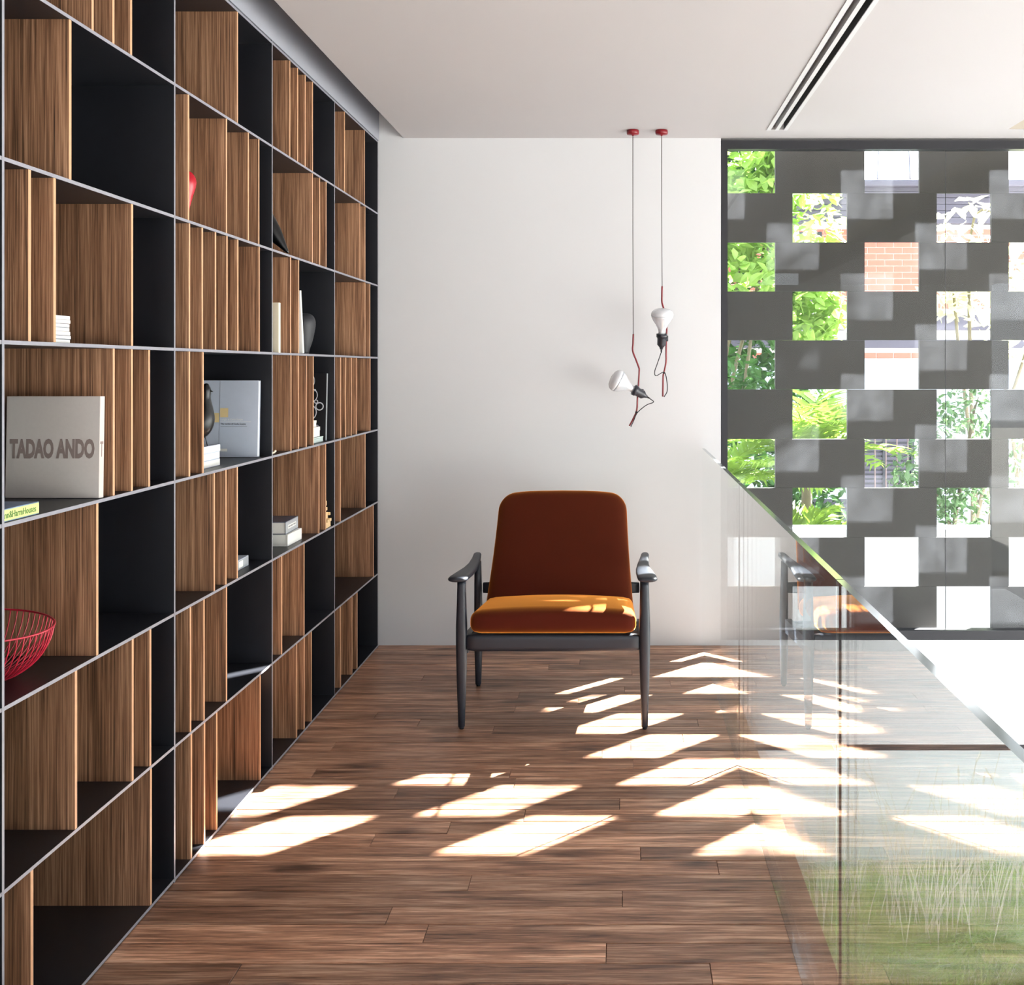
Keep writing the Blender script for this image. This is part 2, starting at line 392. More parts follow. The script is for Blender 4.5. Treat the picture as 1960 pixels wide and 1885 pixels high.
# floor: slab and individual planks
slab = struct(box('floor', -1.56, XE, YR, YB, -0.30, -0.021, M['white']), 'upper floor slab carrying brown oak boards')
PW = 0.0853
known = {}
for px, py in ((898, 1692), (1191, 1721), (814, 1788), (1160, 1826), (1374, 1660), (858, 1587), (712, 1610), (1003, 1564), (1186, 1541), (1212, 1459), (599, 1482), (977, 1480), (718, 1372), (945, 1395)):
    D = 2800.0 / (py - 704.0); known.setdefault(math.floor((D - 2.971) / PW), []).append((px - 1186) * D / 2000.0)
r0 = math.floor((-0.3 - 2.971) / PW); r1 = math.ceil((YB - 2.971) / PW)
ho = slab.location
for r in range(r0, r1):
    ya = 2.971 + r * PW; yb = min(ya + PW, YB)
    if yb - ya < 0.004: continue
    cuts = sorted(known.get(r, []))
    if not cuts:
        c = random.uniform(-1.1, 0.3); cuts = [c]
        if random.random() < 0.25: cuts.append(c + 1.1)
    xs = [-1.215] + [c for c in sorted(cuts) if -1.1 < c < 0.35] + [XG - 0.006]
    for a, b in zip(xs[:-1], xs[1:]):
        dz = random.uniform(-0.0006, 0.0004)
        bm = bmesh.new(); hx = (b - a) / 2 - 0.0007; hy = (yb - ya) / 2 - EPS / 2
        add_box(bm, -hx, hx, -hy, hy, -0.01, 0.01)
        es = [e for e in bm.edges if e.verts[0].co.z > 0 and e.verts[1].co.z > 0]
        bmesh.ops.bevel(bm, geom=es, offset=0.0009, segments=1, affect='EDGES')
        o = bm_obj('plank', bm, M['plank'], slab)
        o.location = Vector(((a + b) / 2, (ya + yb) / 2, -0.01 + dz)) - ho
box('seam_bed', -1.215, XG, -0.3, YB, -0.021, -0.019, M['seam'], slab).location -= ho
rear = box('boarding', -1.56, XE, YR, 2.971 + r0 * PW - 0.002, -0.021, 0.0, M['plank'], slab); rear.location -= ho
for k in range(5):
    ya = -0.3 + k * 1.12
    e_ = box('edge_board', XG + 0.008, XE, ya, min(ya + 1.118, YB), -0.021, -0.0005, M['plank'], slab, 0.0008); e_.location -= ho

# ceiling in strips, leaving the cove, the air slots and a recess open
bm = bmesh.new()
for x0, x1, y0, y1 in ((-1.09, 0.731, YR, YB + 0.02), (0.731, 0.803, 5.09, YB + 0.02), (0.803, 1.89, YR, YB + 0.02), (1.89, 2.5, 5.088, YB + 0.02), (2.5, XV, YR, YB + 0.02)):
    add_box(bm, x0, x1, y0, y1, CZ, CZ + 0.16)
add_box(bm, -1.58, XV, YR, YB + 0.1, CZ + 0.2, CZ + 0.3)
ceiling = struct(bm_obj('ceiling', bm, M['ceil']), 'smooth white ceiling')
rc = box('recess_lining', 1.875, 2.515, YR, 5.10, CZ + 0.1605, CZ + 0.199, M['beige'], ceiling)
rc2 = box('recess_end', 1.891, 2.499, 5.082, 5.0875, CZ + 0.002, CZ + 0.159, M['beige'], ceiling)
cano = struct(box('trim_3', XV, 10.4, YR, YB + 0.1, CZ + 0.02, CZ + 0.3, M['ceil']), 'unseen flat white canopy added beside the void to block the sun')  # unseen overhang, added to keep direct sun out of the void
wl = struct(box('wall_left', -1.66, -1.562, YR, YB, -0.3, CZ + 0.2, M['white']), 'white wall behind the bookcase')
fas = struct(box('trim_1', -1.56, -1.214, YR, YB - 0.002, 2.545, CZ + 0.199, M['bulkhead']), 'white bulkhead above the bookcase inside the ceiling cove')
wb = struct(box('wall_back', -1.66, 0.511, YB, YB + 0.22, -0.3, CZ + 0.2, M['white']), 'plain white end wall behind the armchair')
wlow = struct(box('wall_lower', XE + 0.001, XV, YB, YB + 0.11, -0.50, 0.026, M['white']), 'white wall below the tall window facing the void')
court = struct(box('floor_court', XE + 0.001, XV, YR, YB + 0.11, VZ - 0.1, VZ, M['concrete']), 'grey concrete lower floor under the void')
fb = struct(box('wall_slab_edge', XE - 0.4, XE - 0.002, YR, YB, VZ - 0.1, -0.301, M['white']), 'white wall under the upper floor edge')

# ------------------------------------------------------------------ window with black frame
win = bpy.data.objects.new('window_1', None); win.location = (0.511, YB, 0.026); link(win); struct(win, 'floor to ceiling window in a thin black frame')
def W(name, x0, x1, y0, y1, z0, z1, mat, bevel=0.0): return box(name, x0 - 0.511, x1 - 0.511, y0 - YB, y1 - YB, z0 - 0.026, z1 - 0.026, mat, win, bevel)
WX1 = 3.12
W('frame_jamb', 0.513, 0.545, YB + 0.0, YB + 0.06, 0.028, CZ - 0.011, M['black'])
W('frame_head', 0.545, WX1, YB + 0.0, YB + 0.06, 2.505, CZ - 0.011, M['black'])
W('frame_sill', 0.545, WX1, YB + 0.0, YB + 0.06, 0.028, 0.074, M['black'])
W('frame_jamb', WX1, WX1 + 0.04, YB, YB + 0.06, 0.028, CZ - 0.011, M['black'])
jx = [0.545, 1.655, 2.77, WX1]
for a, b in zip(jx[:-1], jx[1:]):
    W('pane', a + 0.001, b - 0.003, YB + 0.026, YB + 0.034, 0.074, 2.505, M['pane'])
for a in jx[1:-1]: W('glazing_joint', a - 0.002, a, YB + 0.028, YB + 0.032, 0.074, 2.505, M['black'])
struct(box('wall_pier', WX1 + 0.041, XV, YB, YB + 0.11, 0.027, CZ - 0.001, M['white']), 'unseen white wall added beyond the tall window to block the sun')  # unseen wall, added to stop sun patches falling on the court
struct(box('wall_rear', XE, XV, YR - 0.12, YR, VZ, CZ - 0.001, M['white']), 'white rear wall of the void')

lw = bpy.data.objects.new('window_2', None); lw.location = (XE + 0.002, YB, VZ); link(lw); struct(lw, 'lower window under the white wall with a thin dark frame')
def W2(name, x0, x1, y0, y1, z0, z1, mat): return box(name, x0 - lw.location.x, x1 - lw.location.x, y0 - YB, y1 - YB, z0 - VZ, z1 - VZ, mat, lw)
W2('frame_head', XE + 0.002, XV, YB + 0.0, YB + 0.06, -0.53, -0.501, M['black']); W2('frame_sill', XE + 0.002, XV, YB, YB + 0.06, VZ, VZ + 0.04, M['black'])
lj = [XE + 0.004, 2.3, 3.75, XV]
for a, b in zip(lj[:-1], lj[1:]): W2('pane', a + 0.001, b - 0.003, YB + 0.026, YB + 0.034, VZ + 0.041, -0.531, M['pane'])

# ------------------------------------------------------------------ pierced block screen outside the window
YS = 5.45
scr = thing('block_screen', 'dark grey pierced screen of staggered slabs standing outside the window', 'screen', (2.4, YS, -0.4))
kx = YS / 2000.0
def sx(px): return (px - 1186) * kx
def sz(py): return 1.4 - (py - 704) * kx
rows = [271, 369.5, 463.5, 557.5, 651, 745, 840, 933.5, 1028, 1122, 1216, 1310]
slab_cache = {}
for i, (ya, yb) in enumerate(zip(rows[:-1], rows[1:])):
    first = 1379 - 138 * (i % 2) - 276
    z1 = sz(ya); z0 = sz(yb)
    for c in range(0, 12):
        a = first + 105 + 276 * c; b = a + 171
        if sx(b) < -0.2 or sx(a) > 4.9: continue
        x0, x1 = sx(a), sx(b)
        key = (round(z1 - z0, 4))
        if key not in slab_cache:
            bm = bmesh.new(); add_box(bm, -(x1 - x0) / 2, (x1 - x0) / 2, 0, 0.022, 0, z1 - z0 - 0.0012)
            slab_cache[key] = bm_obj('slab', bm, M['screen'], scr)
            o = slab_cache[key]
        else:
            o = slab_cache[key].copy(); link(o); o.parent = scr
        o.location = Vector(((x0 + x1) / 2, YS, z0)) - scr.location
for z0, z1 in ((sz(271), 2.78), (-0.4, sz(1310))):
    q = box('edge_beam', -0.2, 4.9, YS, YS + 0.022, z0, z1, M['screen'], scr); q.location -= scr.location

# ------------------------------------------------------------------ bookcase
UY = [1.256, 2.047, 2.838, 3.635, 4.432, 5.225]
SZ = [0.0085 + 0.3605 * k for k in range(8)]
DEP = 0.34; TH = 0.008
bc = thing('bookcase', 'wall of black steel shelving with irregular smoked oak dividers', 'bookcase', (XS - DEP / 2, UY[0], 0))
def edge_box(name, x0, x1, y0, y1, z0, z1, mats):
    c = Vector(((x0 + x1) / 2, (y0 + y1) / 2, (z0 + z1) / 2)); bm = bmesh.new()
    fs = add_box(bm, x0 - c.x, x1 - c.x, y0 - c.y, y1 - c.y, z0 - c.z, z1 - c.z)
    fs[3].material_index = 1
    return bm_obj(name, bm, mats, bc, c - bc.location)
SM = [M['steel'], M['steel_edge']]; OM = [M['oak'], M['oak_edge']]
for y in UY: edge_box('upright', XS - DEP, XS, y, y + TH, SZ[0] - TH, SZ[7] + TH, SM)
for k, z in enumerate(SZ):
    for a, b in zip(UY[:-1], UY[1:]): edge_box('shelf_board', XS - DEP, XS - 0.0004, a + TH, b, z - TH / 2, z + TH / 2, SM)
edge_box('back_panel', XS - DEP - 0.008, XS - DEP - 0.0005, UY[0], UY[-1] + TH, 0.0, SZ[7] + TH, [M['steel'], M['steel']])
DIV = {
 (1, 1): (176, 216, 250), (1, 2): (454,), (1, 3): (554.5, 569.5, 584, 598), (1, 4): (659.5, 697.6),
 (2, 1): (133,), (2, 2): (360, 433, 475, 495), (2, 3): (598, 611.6, 624), (2, 4): (688.7, 698.7),
 (3, 1): (55, 103, 252), (3, 2): (362, 386.6, 412, 434, 454.7, 495.7), (3, 3): (556, 571.3), (3, 4): (698.7, 708),
 (4, 1): (216.5, 251.5, 284.5), (4, 2): (362, 388), (4, 3): (556.7, 571, 586, 599.4), (4, 4): (651.9, 661.6, 672.6, 682.4, 708.5),
 (5, 1): (185,), (5, 2): (409.6, 432, 453.7), (5, 3): (610.4, 623.3), (5, 4): (651.4, 699),
 (6, 1): (144, 253, 287), (6, 2): (364, 390, 433), (6, 3): (539, 581.8), (6, 4): (714.6,),
 (7, 1): (59.5, 288), (7, 2): (365.6, 390.8, 414.4, 497.6), (7, 3): (567.7, 582.3, 595.7), (7, 4): (651.9, 673.8, 683.6)}
def ydiv(px): return 2.0 * (-XS) * 1000.0 / (1186.0 - px)
for (row, bay), xs in DIV.items():
    k = 7 - row
    for px in xs: 
        y = ydiv(px)
        edge_box('divider', XS - DEP + 0.0005, XS - 0.001, y, y + 0.010, SZ[k] + TH / 2 + 0.0004, SZ[k + 1] - TH / 2 - 0.0004, OM)
for row in range(1, 8):
    k = 7 - row
    for q in range(1 + row % 3):
        y = 1.42 + 0.19 * q + 0.05 * (row % 2)
        edge_box('divider', XS - DEP + 0.0005, XS - 0.001, y, y + 0.010, SZ[k] + TH / 2 + 0.0004, SZ[k + 1] - TH / 2 - 0.0004, OM)
def ztop(k): return SZ[k] + TH / 2 + 0.0003   # top face of shelf k (k counted from the floor)

# ------------------------------------------------------------------ books
def book(name, label, w, l, t, loc, rot, cover, pages=None, spine='+x', group=None, spine_mat=None, board=0.0022):
    """lies flat in local space: x width, y length, z thickness, origin at the bottom centre"""
    b = thing(name, label, 'book', loc, rot, group); pages = pages or M['paper']
    s = 1 if spine == '+x' else -1
    box('front_cover', -w / 2, w / 2, -l / 2, l / 2, t - board, t, cover, b, 0.0006)
    box('back_cover', -w / 2, w / 2, -l / 2, l / 2, 0, board, cover, b, 0.0006)
    xa, xb = sorted((s * w / 2, s * (w / 2 - board)))
    box('spine', xa, xb, -l / 2, l / 2, board, t - board, spine_mat or cover, b)
    xa, xb = sorted((s * (w / 2 - board - 0.0003), -s * (w / 2 - 0.003)))
    box('page_block', xa, xb, -l / 2 + 0.003, l / 2 - 0.003, board, t - board, pages, b)
    return b
R90 = math.pi / 2
# large grey monograph standing in the fourth row
tb = book('art_book', 'large pale grey book with bold taupe block title, standing upright on a shelf', 0.219, 0.238, 0.022,
          (-1.328, 2.47, ztop(3) + 0.1195), (R90 - 0.03, 0, 0), M['cover_grey'], spine='+x')
text('title_lettering', 'TADAO ANDO', 0.058, M['ink_taupe'], tb, (-0.1, -0.0235, 0.0222), (0, 0, 0), 0.60, 0.003, fit=0.199)
text('spine_lettering', 'T', 0.05, M['ink_taupe'], tb, (0.1098, -0.022, 0.018), (0, R90, 0), 0.4, 0.001)
# lime book lying flat
gb = book('lime_book', 'lime green book lying flat with lettered spine and blue photo cover', 0.16, 0.132, 0.026,
          (-1.297, 2.124, ztop(3)), (0, 0, 0), M['cover_blue'], spine='+x', spine_mat=M['cover_green'])
text('spine_lettering', 'ann&HarmHouses', 0.019, M['ink_green'], gb, (0.0803, -0.064, 0.007), (R90, 0, R90), 0.82, fit=0.118)
# stack of small white booklets
bl_ord = ('bottom', 'second lowest', 'third lowest', 'middle', 'third highest', 'second highest', 'topmost')
for i in range(7):
    book('booklet', 'small white paperback booklet, %s of the tall stack of seven' % bl_ord[i], 0.115, 0.092 + random.uniform(-0.004, 0.004), 0.0086,
         (-1.287 + random.uniform(-0.003, 0.002), 2.292, ztop(4) + i * 0.0087), (0, 0, random.uniform(-0.03, 0.03)), (M['cover_mid'], M['cover_dark'], M['cover_grey'])[i % 3], spine='+x', spine_mat=M['cover_white'], group='small white booklets stacked', board=0.001)  # grey covers paint the dark shaded gaps between the white spines
# three white books under the bird
for i in range(3):
    book('white_book', 'white hardback book under the black bird figurine, %s of three' % ('lowest', 'middle', 'topmost')[i], 0.17, 0.235, 0.022,
         (-1.342, 3.168, ztop(3) + i * 0.0222), (0, 0, (0.0, 0.01, -0.012)[i]), M['cover_slate'], spine='+x', spine_mat=M['cover_white'], group='white books under the bird', board=0.0018)  # blue-grey covers, also painting the dark gaps between the white spines
# blue-grey monograph leaning on the upright
cb = book('monograph', 'blue-grey book with ochre squares on its cover, leaning behind the black bird figurine', 0.235, 0.262, 0.02,
          (-1.352, 3.588, ztop(3) + 0.131), (R90 - 0.05, 0, 0), M['cover_slate'], spine='-x')
box('cover_line', -0.0150, -0.0144, -0.13, 0.13, 0.0201, 0.0205, M['ink_black'], cb)
box('printed_square', -0.0125, 0.015, 0.005, 0.036, 0.0202, 0.0207, M['cream'], cb)
box('printed_square', -0.0325, -0.0155, -0.012, 0.02, 0.0202, 0.0207, M['cream'], cb)
box('publisher_mark', -0.012, 0.014, -0.111, -0.102, 0.0202, 0.0207, M['cover_white'], cb)
text('title_lettering', 'Luoghi di Carlo Scarpa', 0.0085, M['cover_white'], cb, (-0.0105, -0.005, 0.0202), (0, 0, 0), 1.0, fit=0.075)
text('title_lettering', 'The tombs of Carlo Scarpa', 0.0078, M['ink_black'], cb, (-0.0105, -0.020, 0.0202), (0, 0, 0), 1.0, fit=0.086)
box('printed_rule', -0.0105, 0.094, -0.0105, -0.0095, 0.0202, 0.0206, M['cover_white'], cb)
box('printed_rule', -0.0105, 0.08, -0.0268, -0.026, 0.0202, 0.0206, M['ink_black'], cb)
# two thick volumes
book('thick_volume', 'thick plain white volume lying under a grey one', 0.262, 0.172, 0.043, (-1.37, 3.986, ztop(2)), (0, 0, 0), M['cover_white'], spine='+x')
tv = book('thick_volume', 'thick grey volume with white spine label lying on a plain white one', 0.252, 0.165, 0.047, (-1.376, 3.984, ztop(2) + 0.0434), (0, 0, 0.03), M['cover_dark'], spine='+x', spine_mat=M['cover_mid'], board=0.003)
box('spine_label', 0.1261, 0.1266, -0.055, 0.05, 0.017, 0.031, M['cover_white'], tv)
text('spine_lettering', 'ARCHITECTURE', 0.0085, M['ink_black'], tv, (0.1267, -0.05, 0.0212), (R90, 0, R90), 1.0, fit=0.095)
# small grey-blue book
sb = book('small_book', 'small blue-grey book with white label lying alone beside an oak divider', 0.15, 0.2, 0.033, (-1.328, 3.432, ztop(2)), (0, 0, 0.02), M['cover_slate'], spine='+x', spine_mat=M['cover_mid'])
box('spine_label', 0.0751, 0.0755, 0.005, 0.045, 0.006, 0.027, M['cover_white'], sb)
# cream upright book and leaning white one
book('cream_book', 'cream cloth book standing upright beside a black upright', 0.17, 0.178, 0.022, (-1.301, 3.748, ztop(4) + 0.089), (R90, 0, 0), M['ivory'], spine='+x')
book('leaning_book', 'thin white book leaning against an oak divider in front of the ribbed vase', 0.19, 0.24, 0.017, (-1.309, 4.004, ztop(4) + 0.1222), (R90 + 0.16, 0, 0), M['cover_white'], spine='+x')
# boxes
zb = ztop(3)
bx = thing('glass_box', 'low pale glass box at the bottom of a small stack of boxes', 'box', (-1.293, 4.245, zb))
box('body', -0.06, 0.06, -0.1, 0.1, 0, 0.016, M['clearbox'], bx, 0.002); box('lid', -0.061, 0.061, -0.101, 0.101, 0.0162, 0.0225, M['clearbox'], bx, 0.002)
for nm, lb, hx, hy, z, h in (('white_box', 'larger white card box resting on the pale glass box', 0.055, 0.09, 0.023, 0.04), ('white_box', 'small white card box on top of the larger white card box', 0.045, 0.075, 0.0634, 0.026)):
    t_ = thing(nm, lb, 'box', (-1.297, 4.238, zb + z))
    box('body', -hx, hx, -hy, hy, 0, h * 0.6, M['cover_white'], t_, 0.001); box('lid', -hx - 0.001, hx + 0.001, -hy - 0.001, hy + 0.001, h * 0.6 + 0.0002, h, M['paper'], t_, 0.001)
# black print board with rings
bb = thing('print_board', 'black board printed with white bubbles leaning behind white boxes', 'board', (-1.35, 4.385, zb + 0.0012), (-0.07, 0, 0))
box('panel', -0.115, 0.115, 0, 0.012, 0, 0.282, M['board'], bb, 0.001)
box('edge_strip', 0.1152, 0.117, 0.0, 0.012, 0.0, 0.282, M['cover_mid'], bb)
def ring(cx, cz, r, t, parent, a0=0, a1=360, ry=1.0):
    n = max(8, int((a1 - a0) / 15)); v = []; f = []
    for i in range(n + 1):
        a = math.radians(a0 + (a1 - a0) * i / n); c, s = math.cos(a), math.sin(a) * ry
        v += [(cx + (r - t) * c, -0.0006, cz + (r - t) * s), (cx + (r + t) * c, -0.0006, cz + (r + t) * s)]
        if i < n: f.append((2 * i, 2 * i + 1, 2 * i + 3, 2 * i + 2))
    mesh_obj('printed_bubble', v, f, M['chalk'], parent)
for a in ((0.088, 0.143, 0.0155, 0.0022), (0.073, 0.163, 0.007, 0.0018), (0.056, 0.163, 0.006, 0.002), (0.042, 0.118, 0.033, 0.002), (0.05, 0.19, 0.028, 0.0016), (0.05, 0.223, 0.005, 0.0016), (0.068, 0.211, 0.003, 0.0012), (0.03, 0.25, 0.035, 0.0014, -60, 60), (0.08, 0.06, 0.004, 0.001), (0.0, 0.15, 0.02, 0.002), (-0.04, 0.2, 0.03, 0.002)):
    ring(a[0], a[1], a[2], a[3], bb, *(a[4:] if len(a) > 4 else ()))

# ------------------------------------------------------------------ ornaments
def bird(name, label, loc, rz, s, low_tail):
    """stands at the origin facing local +x, tail to -x"""
    b = thing(name, label, 'figurine', loc, (0, 0, rz))
    if low_tail:
        path = [(0.002, 0, 0.189), (0.002, 0, 0.176), (0.0, 0, 0.15), (0.001, 0, 0.118), (-0.003, 0, 0.085), (-0.02, 0, 0.056), (-0.055, 0, 0.036), (-0.105, 0, 0.02), (-0.15, 0, 0.008)]
        rad = [0.010, 0.0145, 0.0155, 0.0215, 0.0305, 0.0335, 0.027, 0.015, 0.004]
    else:
        path = [(0.03, 0, 0.26), (0.026, 0, 0.245), (0.018, 0, 0.22), (0.008, 0, 0.19), (-0.012, 0, 0.155), (-0.045, 0, 0.12), (-0.08, 0, 0.08), (-0.11, 0, 0.04), (-0.135, 0, 0.006)]
        rad = [0.01, 0.014, 0.018, 0.027, 0.038, 0.041, 0.030, 0.016, 0.003]
    P = catmull([Vector(p) * s for p in path], 5); R = [max(v.x, 0.001) * s for v in catmull([(r, 0, 0) for r in rad], 5)]
    # domed head
    h = P[0] - P[1]; h.normalize(); r_0 = R[0]
    P = [P[0] + h * r_0 * 0.9, P[0] + h * r_0 * 0.75, P[0] + h * r_0 * 0.4] + P; R = [r_0 * 0.1, r_0 * 0.55, r_0 * 0.85] + R
    v, f = tube_data(P, R, 20); mesh_obj('body', v, f, M['birdblack'], b, smooth=True)
    hd = Vector(path[1]) * s
    v, f = tube_data([hd, hd + Vector((0.014, 0, -0.002)) * s, hd + Vector((0.021, 0, -0.005)) * s], [0.005 * s, 0.003 * s, 0.0006], 10)
    mesh_obj('beak', v, f, M['birdblack'], b, smooth=True)
    for y in (-0.011, 0.011):
        lz = 0.06 if low_tail else 0.12
        tube('leg', [(-0.012 * s, y * s, lz * s), (-0.006 * s, y * s, lz * 0.5 * s), (0.0, y * 1.3 * s, 0.0)], 0.0014, M['birdblack'], b, n=6)
    return b
bird('bird_figurine', 'black lacquered bird figurine perched on three white books', (-1.262, 3.185, ztop(3) + 0.0668), 0.0, 0.97, True)
bird('bird_figurine', 'black bird figurine whose pointed tail shows past a black upright', (-1.366, 3.84, ztop(5)), math.pi, 1.1, False)
rv = thing('red_ornament', 'glossy red teardrop ornament half hidden behind an oak divider', 'ornament', (-1.268, 3.06, ztop(5)))
lathe('body', [(0.0005, 0.0), (0.012, 0.001), (0.010, 0.004), (0.005, 0.012), (0.006, 0.03), (0.009, 0.055), (0.0165, 0.085), (0.025, 0.112), (0.0275, 0.128), (0.025, 0.143), (0.017, 0.155), (0.008, 0.161), (0.0005, 0.163)], M['red_gloss'], rv)
vs = thing('ribbed_vase', 'black ribbed stoneware vase on a shelf beside a thin white book', 'vase', (-1.276, 4.21, ztop(4)))
prof = []
base = [(0.0005, 0.0), (0.02, 0.0), (0.026, 0.02), (0.036, 0.05), (0.044, 0.085), (0.049, 0.118), (0.047, 0.14), (0.038, 0.156), (0.026, 0.163), (0.02, 0.165)]
pp = catmull([(r, 0, z) for r, z in base], 6)
for i, p in enumerate(pp): prof.append((max(p.x + (0.0009 if i % 2 and 8 < i < 50 else 0), 0.0005), max(p.z, 0)))
lathe('body', prof, M['vase'], vs, n=36); lathe('neck_opening', [(0.0005, 0.1652), (0.018, 0.1652), (0.019, 0.1658), (0.0005, 0.1656)], M['rubber'], vs, n=24)
# wooden block figure
wf = thing('block_figure', 'small pale wooden block figure at the edge of a shelf', 'figurine', (-1.236, 4.362, ztop(2)))
for nm, a in (('base', (-0.02, 0.02, -0.035, 0.035, 0, 0.024)), ('foot', (-0.012, 0.026, -0.028, -0.004, 0.0242, 0.036)), ('foot', (-0.012, 0.026, 0.004, 0.028, 0.0242, 0.036)),
              ('body', (-0.016, 0.012, -0.022, 0.022, 0.0362, 0.062)), ('arm', (-0.012, 0.02, -0.032, -0.0222, 0.048, 0.06)), ('arm', (-0.012, 0.02, 0.0222, 0.032, 0.048, 0.06)),
              ('collar', (-0.008, 0.006, -0.01, 0.01, 0.0622, 0.07)), ('chest_block', (-0.012, 0.012, -0.016, 0.016, 0.0702, 0.084)), ('neck', (-0.007, 0.005, -0.008, 0.008, 0.0842, 0.09)), ('head', (-0.012, 0.01, -0.013, 0.013, 0.0902, 0.11))):
    box(nm, *a, M['birch'], wf, 0.0015)
cf = thing('curved_figurine', 'slim cream curved figurine peeking past a black upright', 'figurine', (-1.236, 3.685, ztop(3)))
tube('stem', [(-0.012, 0.0, 0.09), (-0.004, 0, 0.075), (0.0, 0, 0.055), (-0.006, 0, 0.035), (-0.012, 0, 0.018), (-0.008, 0, 0.006)], [0.003, 0.004, 0.004, 0.0045, 0.005, 0.005], M['ivory'], cf, sub=4)
lathe('head', [(0.0004, -0.006), (0.005, -0.003), (0.006, 0), (0.005, 0.004), (0.0004, 0.007)], M['ivory'], cf, (-0.013, 0, 0.094), 14)
tube('foot', [(-0.03, 0.0, 0.004), (0.0, 0, 0.004), (0.012, 0.008, 0.006), (0.016, 0.02, 0.012)], 0.0038, M['ivory'], cf, sub=4)
tube('base_curl', [(-0.03, 0.0, 0.004), (-0.026, 0.02, 0.004), (-0.01, 0.026, 0.004)], 0.0038, M['ivory'], cf, sub=4)

# red wire bowl
bw = thing('wire_bowl', 'red wire fruit bowl of curved ribs standing on a low shelf', 'bowl', (-1.362, 2.205, ztop(2)), (0, 0.08, 0))
bw.location.z += 0.005
RB, HB = 0.142, 0.118
def torus(name, R, z, r, mat, parent, n=48):
    secs = []
    for i in range(n):
        a = 2 * math.pi * i / n
        secs.append([((R + r * math.cos(b)) * math.cos(a), (R + r * math.cos(b)) * math.sin(a), z + r * math.sin(b)) for b in [2 * math.pi * k / 6 for k in range(6)]])
    v, f = loft(secs + [secs[0]], cap=False); return mesh_obj(name, v, f, mat, parent, smooth=True)
torus('rim', RB, HB, 0.0022, M['wire'], bw); torus('base_ring', 0.045, 0.003, 0.0022, M['wire'], bw, 28)
rib_pts = [(0.045, 0, 0.003), (0.085, 0, 0.018), (0.118, 0, 0.048), (0.136, 0, 0.085), (RB, 0, HB)]
rib = tube('rib', rib_pts, 0.0014, M['wire'], bw, n=5, sub=3)
NR = 60
for i in range(1, NR):
    o = rib.copy(); link(o); o.parent = bw; o.rotation_euler = (0, 0, 2 * math.pi * i / NR)

# ------------------------------------------------------------------ armchair
ch = thing('armchair', 'rust velvet lounge armchair with slate grey wooden frame', 'armchair', (-0.258, 4.33, 0))
def rsec(cx, cy, hx, hy, z, n=16, e=2.6):
    s = []
    for k in range(n):
        a = 2 * math.pi * k / n; c, d = math.cos(a), math.sin(a)
        s.append((cx + hx * math.copysign(abs(c) ** (2 / e), c), cy + hy * math.copysign(abs(d) ** (2 / e), d), z))
    return s
for s in (-1, 1):
    v, f = loft([rsec(s * 0.355, -0.277, h, h * 1.1, z) for z, h in ((0.008, 0.0115), (0.012, 0.0128), (0.10, 0.0155), (0.22, 0.0195), (0.32, 0.0215), (0.40, 0.0215), (0.48, 0.0185), (0.55, 0.0165), (0.575, 0.0165))])
    lg = mesh_obj('leg', v, f, M['slate'], ch, smooth=True)
    lathe('glide', [(0.0005, 0), (0.0085, 0), (0.0085, 0.008), (0.0005, 0.0085)], M['rubber'], lg, (s * 0.355, -0.277, 0), 14)
    v, f = loft([rsec(s * (0.364), 0.272 - 0.02 * (z - 0.3) / 0.3 if z > 0.3 else 0.272, hx, hy, z) for z, hx, hy in ((0.008, 0.0115, 0.013), (0.012, 0.013, 0.0145), (0.15, 0.0165, 0.019), (0.3, 0.0185, 0.022), (0.45, 0.0165, 0.02), (0.552, 0.0145, 0.018))])
    lg = mesh_obj('leg', v, f, M['slate'], ch, smooth=True)
    lathe('glide', [(0.0005, 0), (0.0085, 0), (0.0085, 0.008), (0.0005, 0.0085)], M['rubber'], lg, (s * 0.364, 0.272, 0), 14)
    # sculpted armrest
    secs = []
    for y, cx, hw, hz, z in ((-0.325, 0.366, 0.020, 0.006, 0.586), (-0.32, 0.366, 0.032, 0.009, 0.586), (-0.305, 0.366, 0.0375, 0.0115, 0.586), (-0.26, 0.364, 0.0385, 0.012, 0.585), (-0.16, 0.359, 0.036, 0.012, 0.580), (-0.04, 0.355, 0.030, 0.012, 0.574), (0.08, 0.357, 0.024, 0.012, 0.570), (0.2, 0.364, 0.0195, 0.0115, 0.570), (0.285, 0.370, 0.017, 0.011, 0.574), (0.305, 0.371, 0.013, 0.008, 0.575), (0.31, 0.371, 0.006, 0.004, 0.575)):
        secs.append([(s * p[0], y, p[1]) for p in [(cx + hw * math.copysign(abs(math.cos(a)) ** 0.8, math.cos(a)), z + hz * math.copysign(abs(math.sin(a)) ** 0.8, math.sin(a)) ) for a in [2 * math.pi * k / 18 for k in range(18)]]])
    v, f = loft(secs); mesh_obj('armrest', v, f, M['slate'], ch, smooth=True)
    # side rail
    v, f = loft([[(s * 0.348 + dx * 0.014, y, z + dz * 0.03) for dx, dz in ((-1, -1), (1, -1), (1, 1), (-1, 1))] for y, z in ((-0.26, 0.318), (0.0, 0.295), (0.26, 0.268))])
    mesh_obj('side_rail', v, f, M['slate'], ch)
bm = rounded_box(0.336, 0.02, 0.034, 0.016, 8); bm_obj('front_rail', bm, M['slate'], ch, (0, -0.276, 0.336), True)
bm = rounded_box(0.346, 0.013, 0.026, 0.01, 6); bm_obj('rear_rail', bm, M['slate'], ch, (0, 0.262, 0.262), True)
bm = rounded_box(0.346, 0.011, 0.0255, 0.009, 6); bm_obj('back_rail', bm, M['slate'], ch, (0, 0.285, 0.43), True)
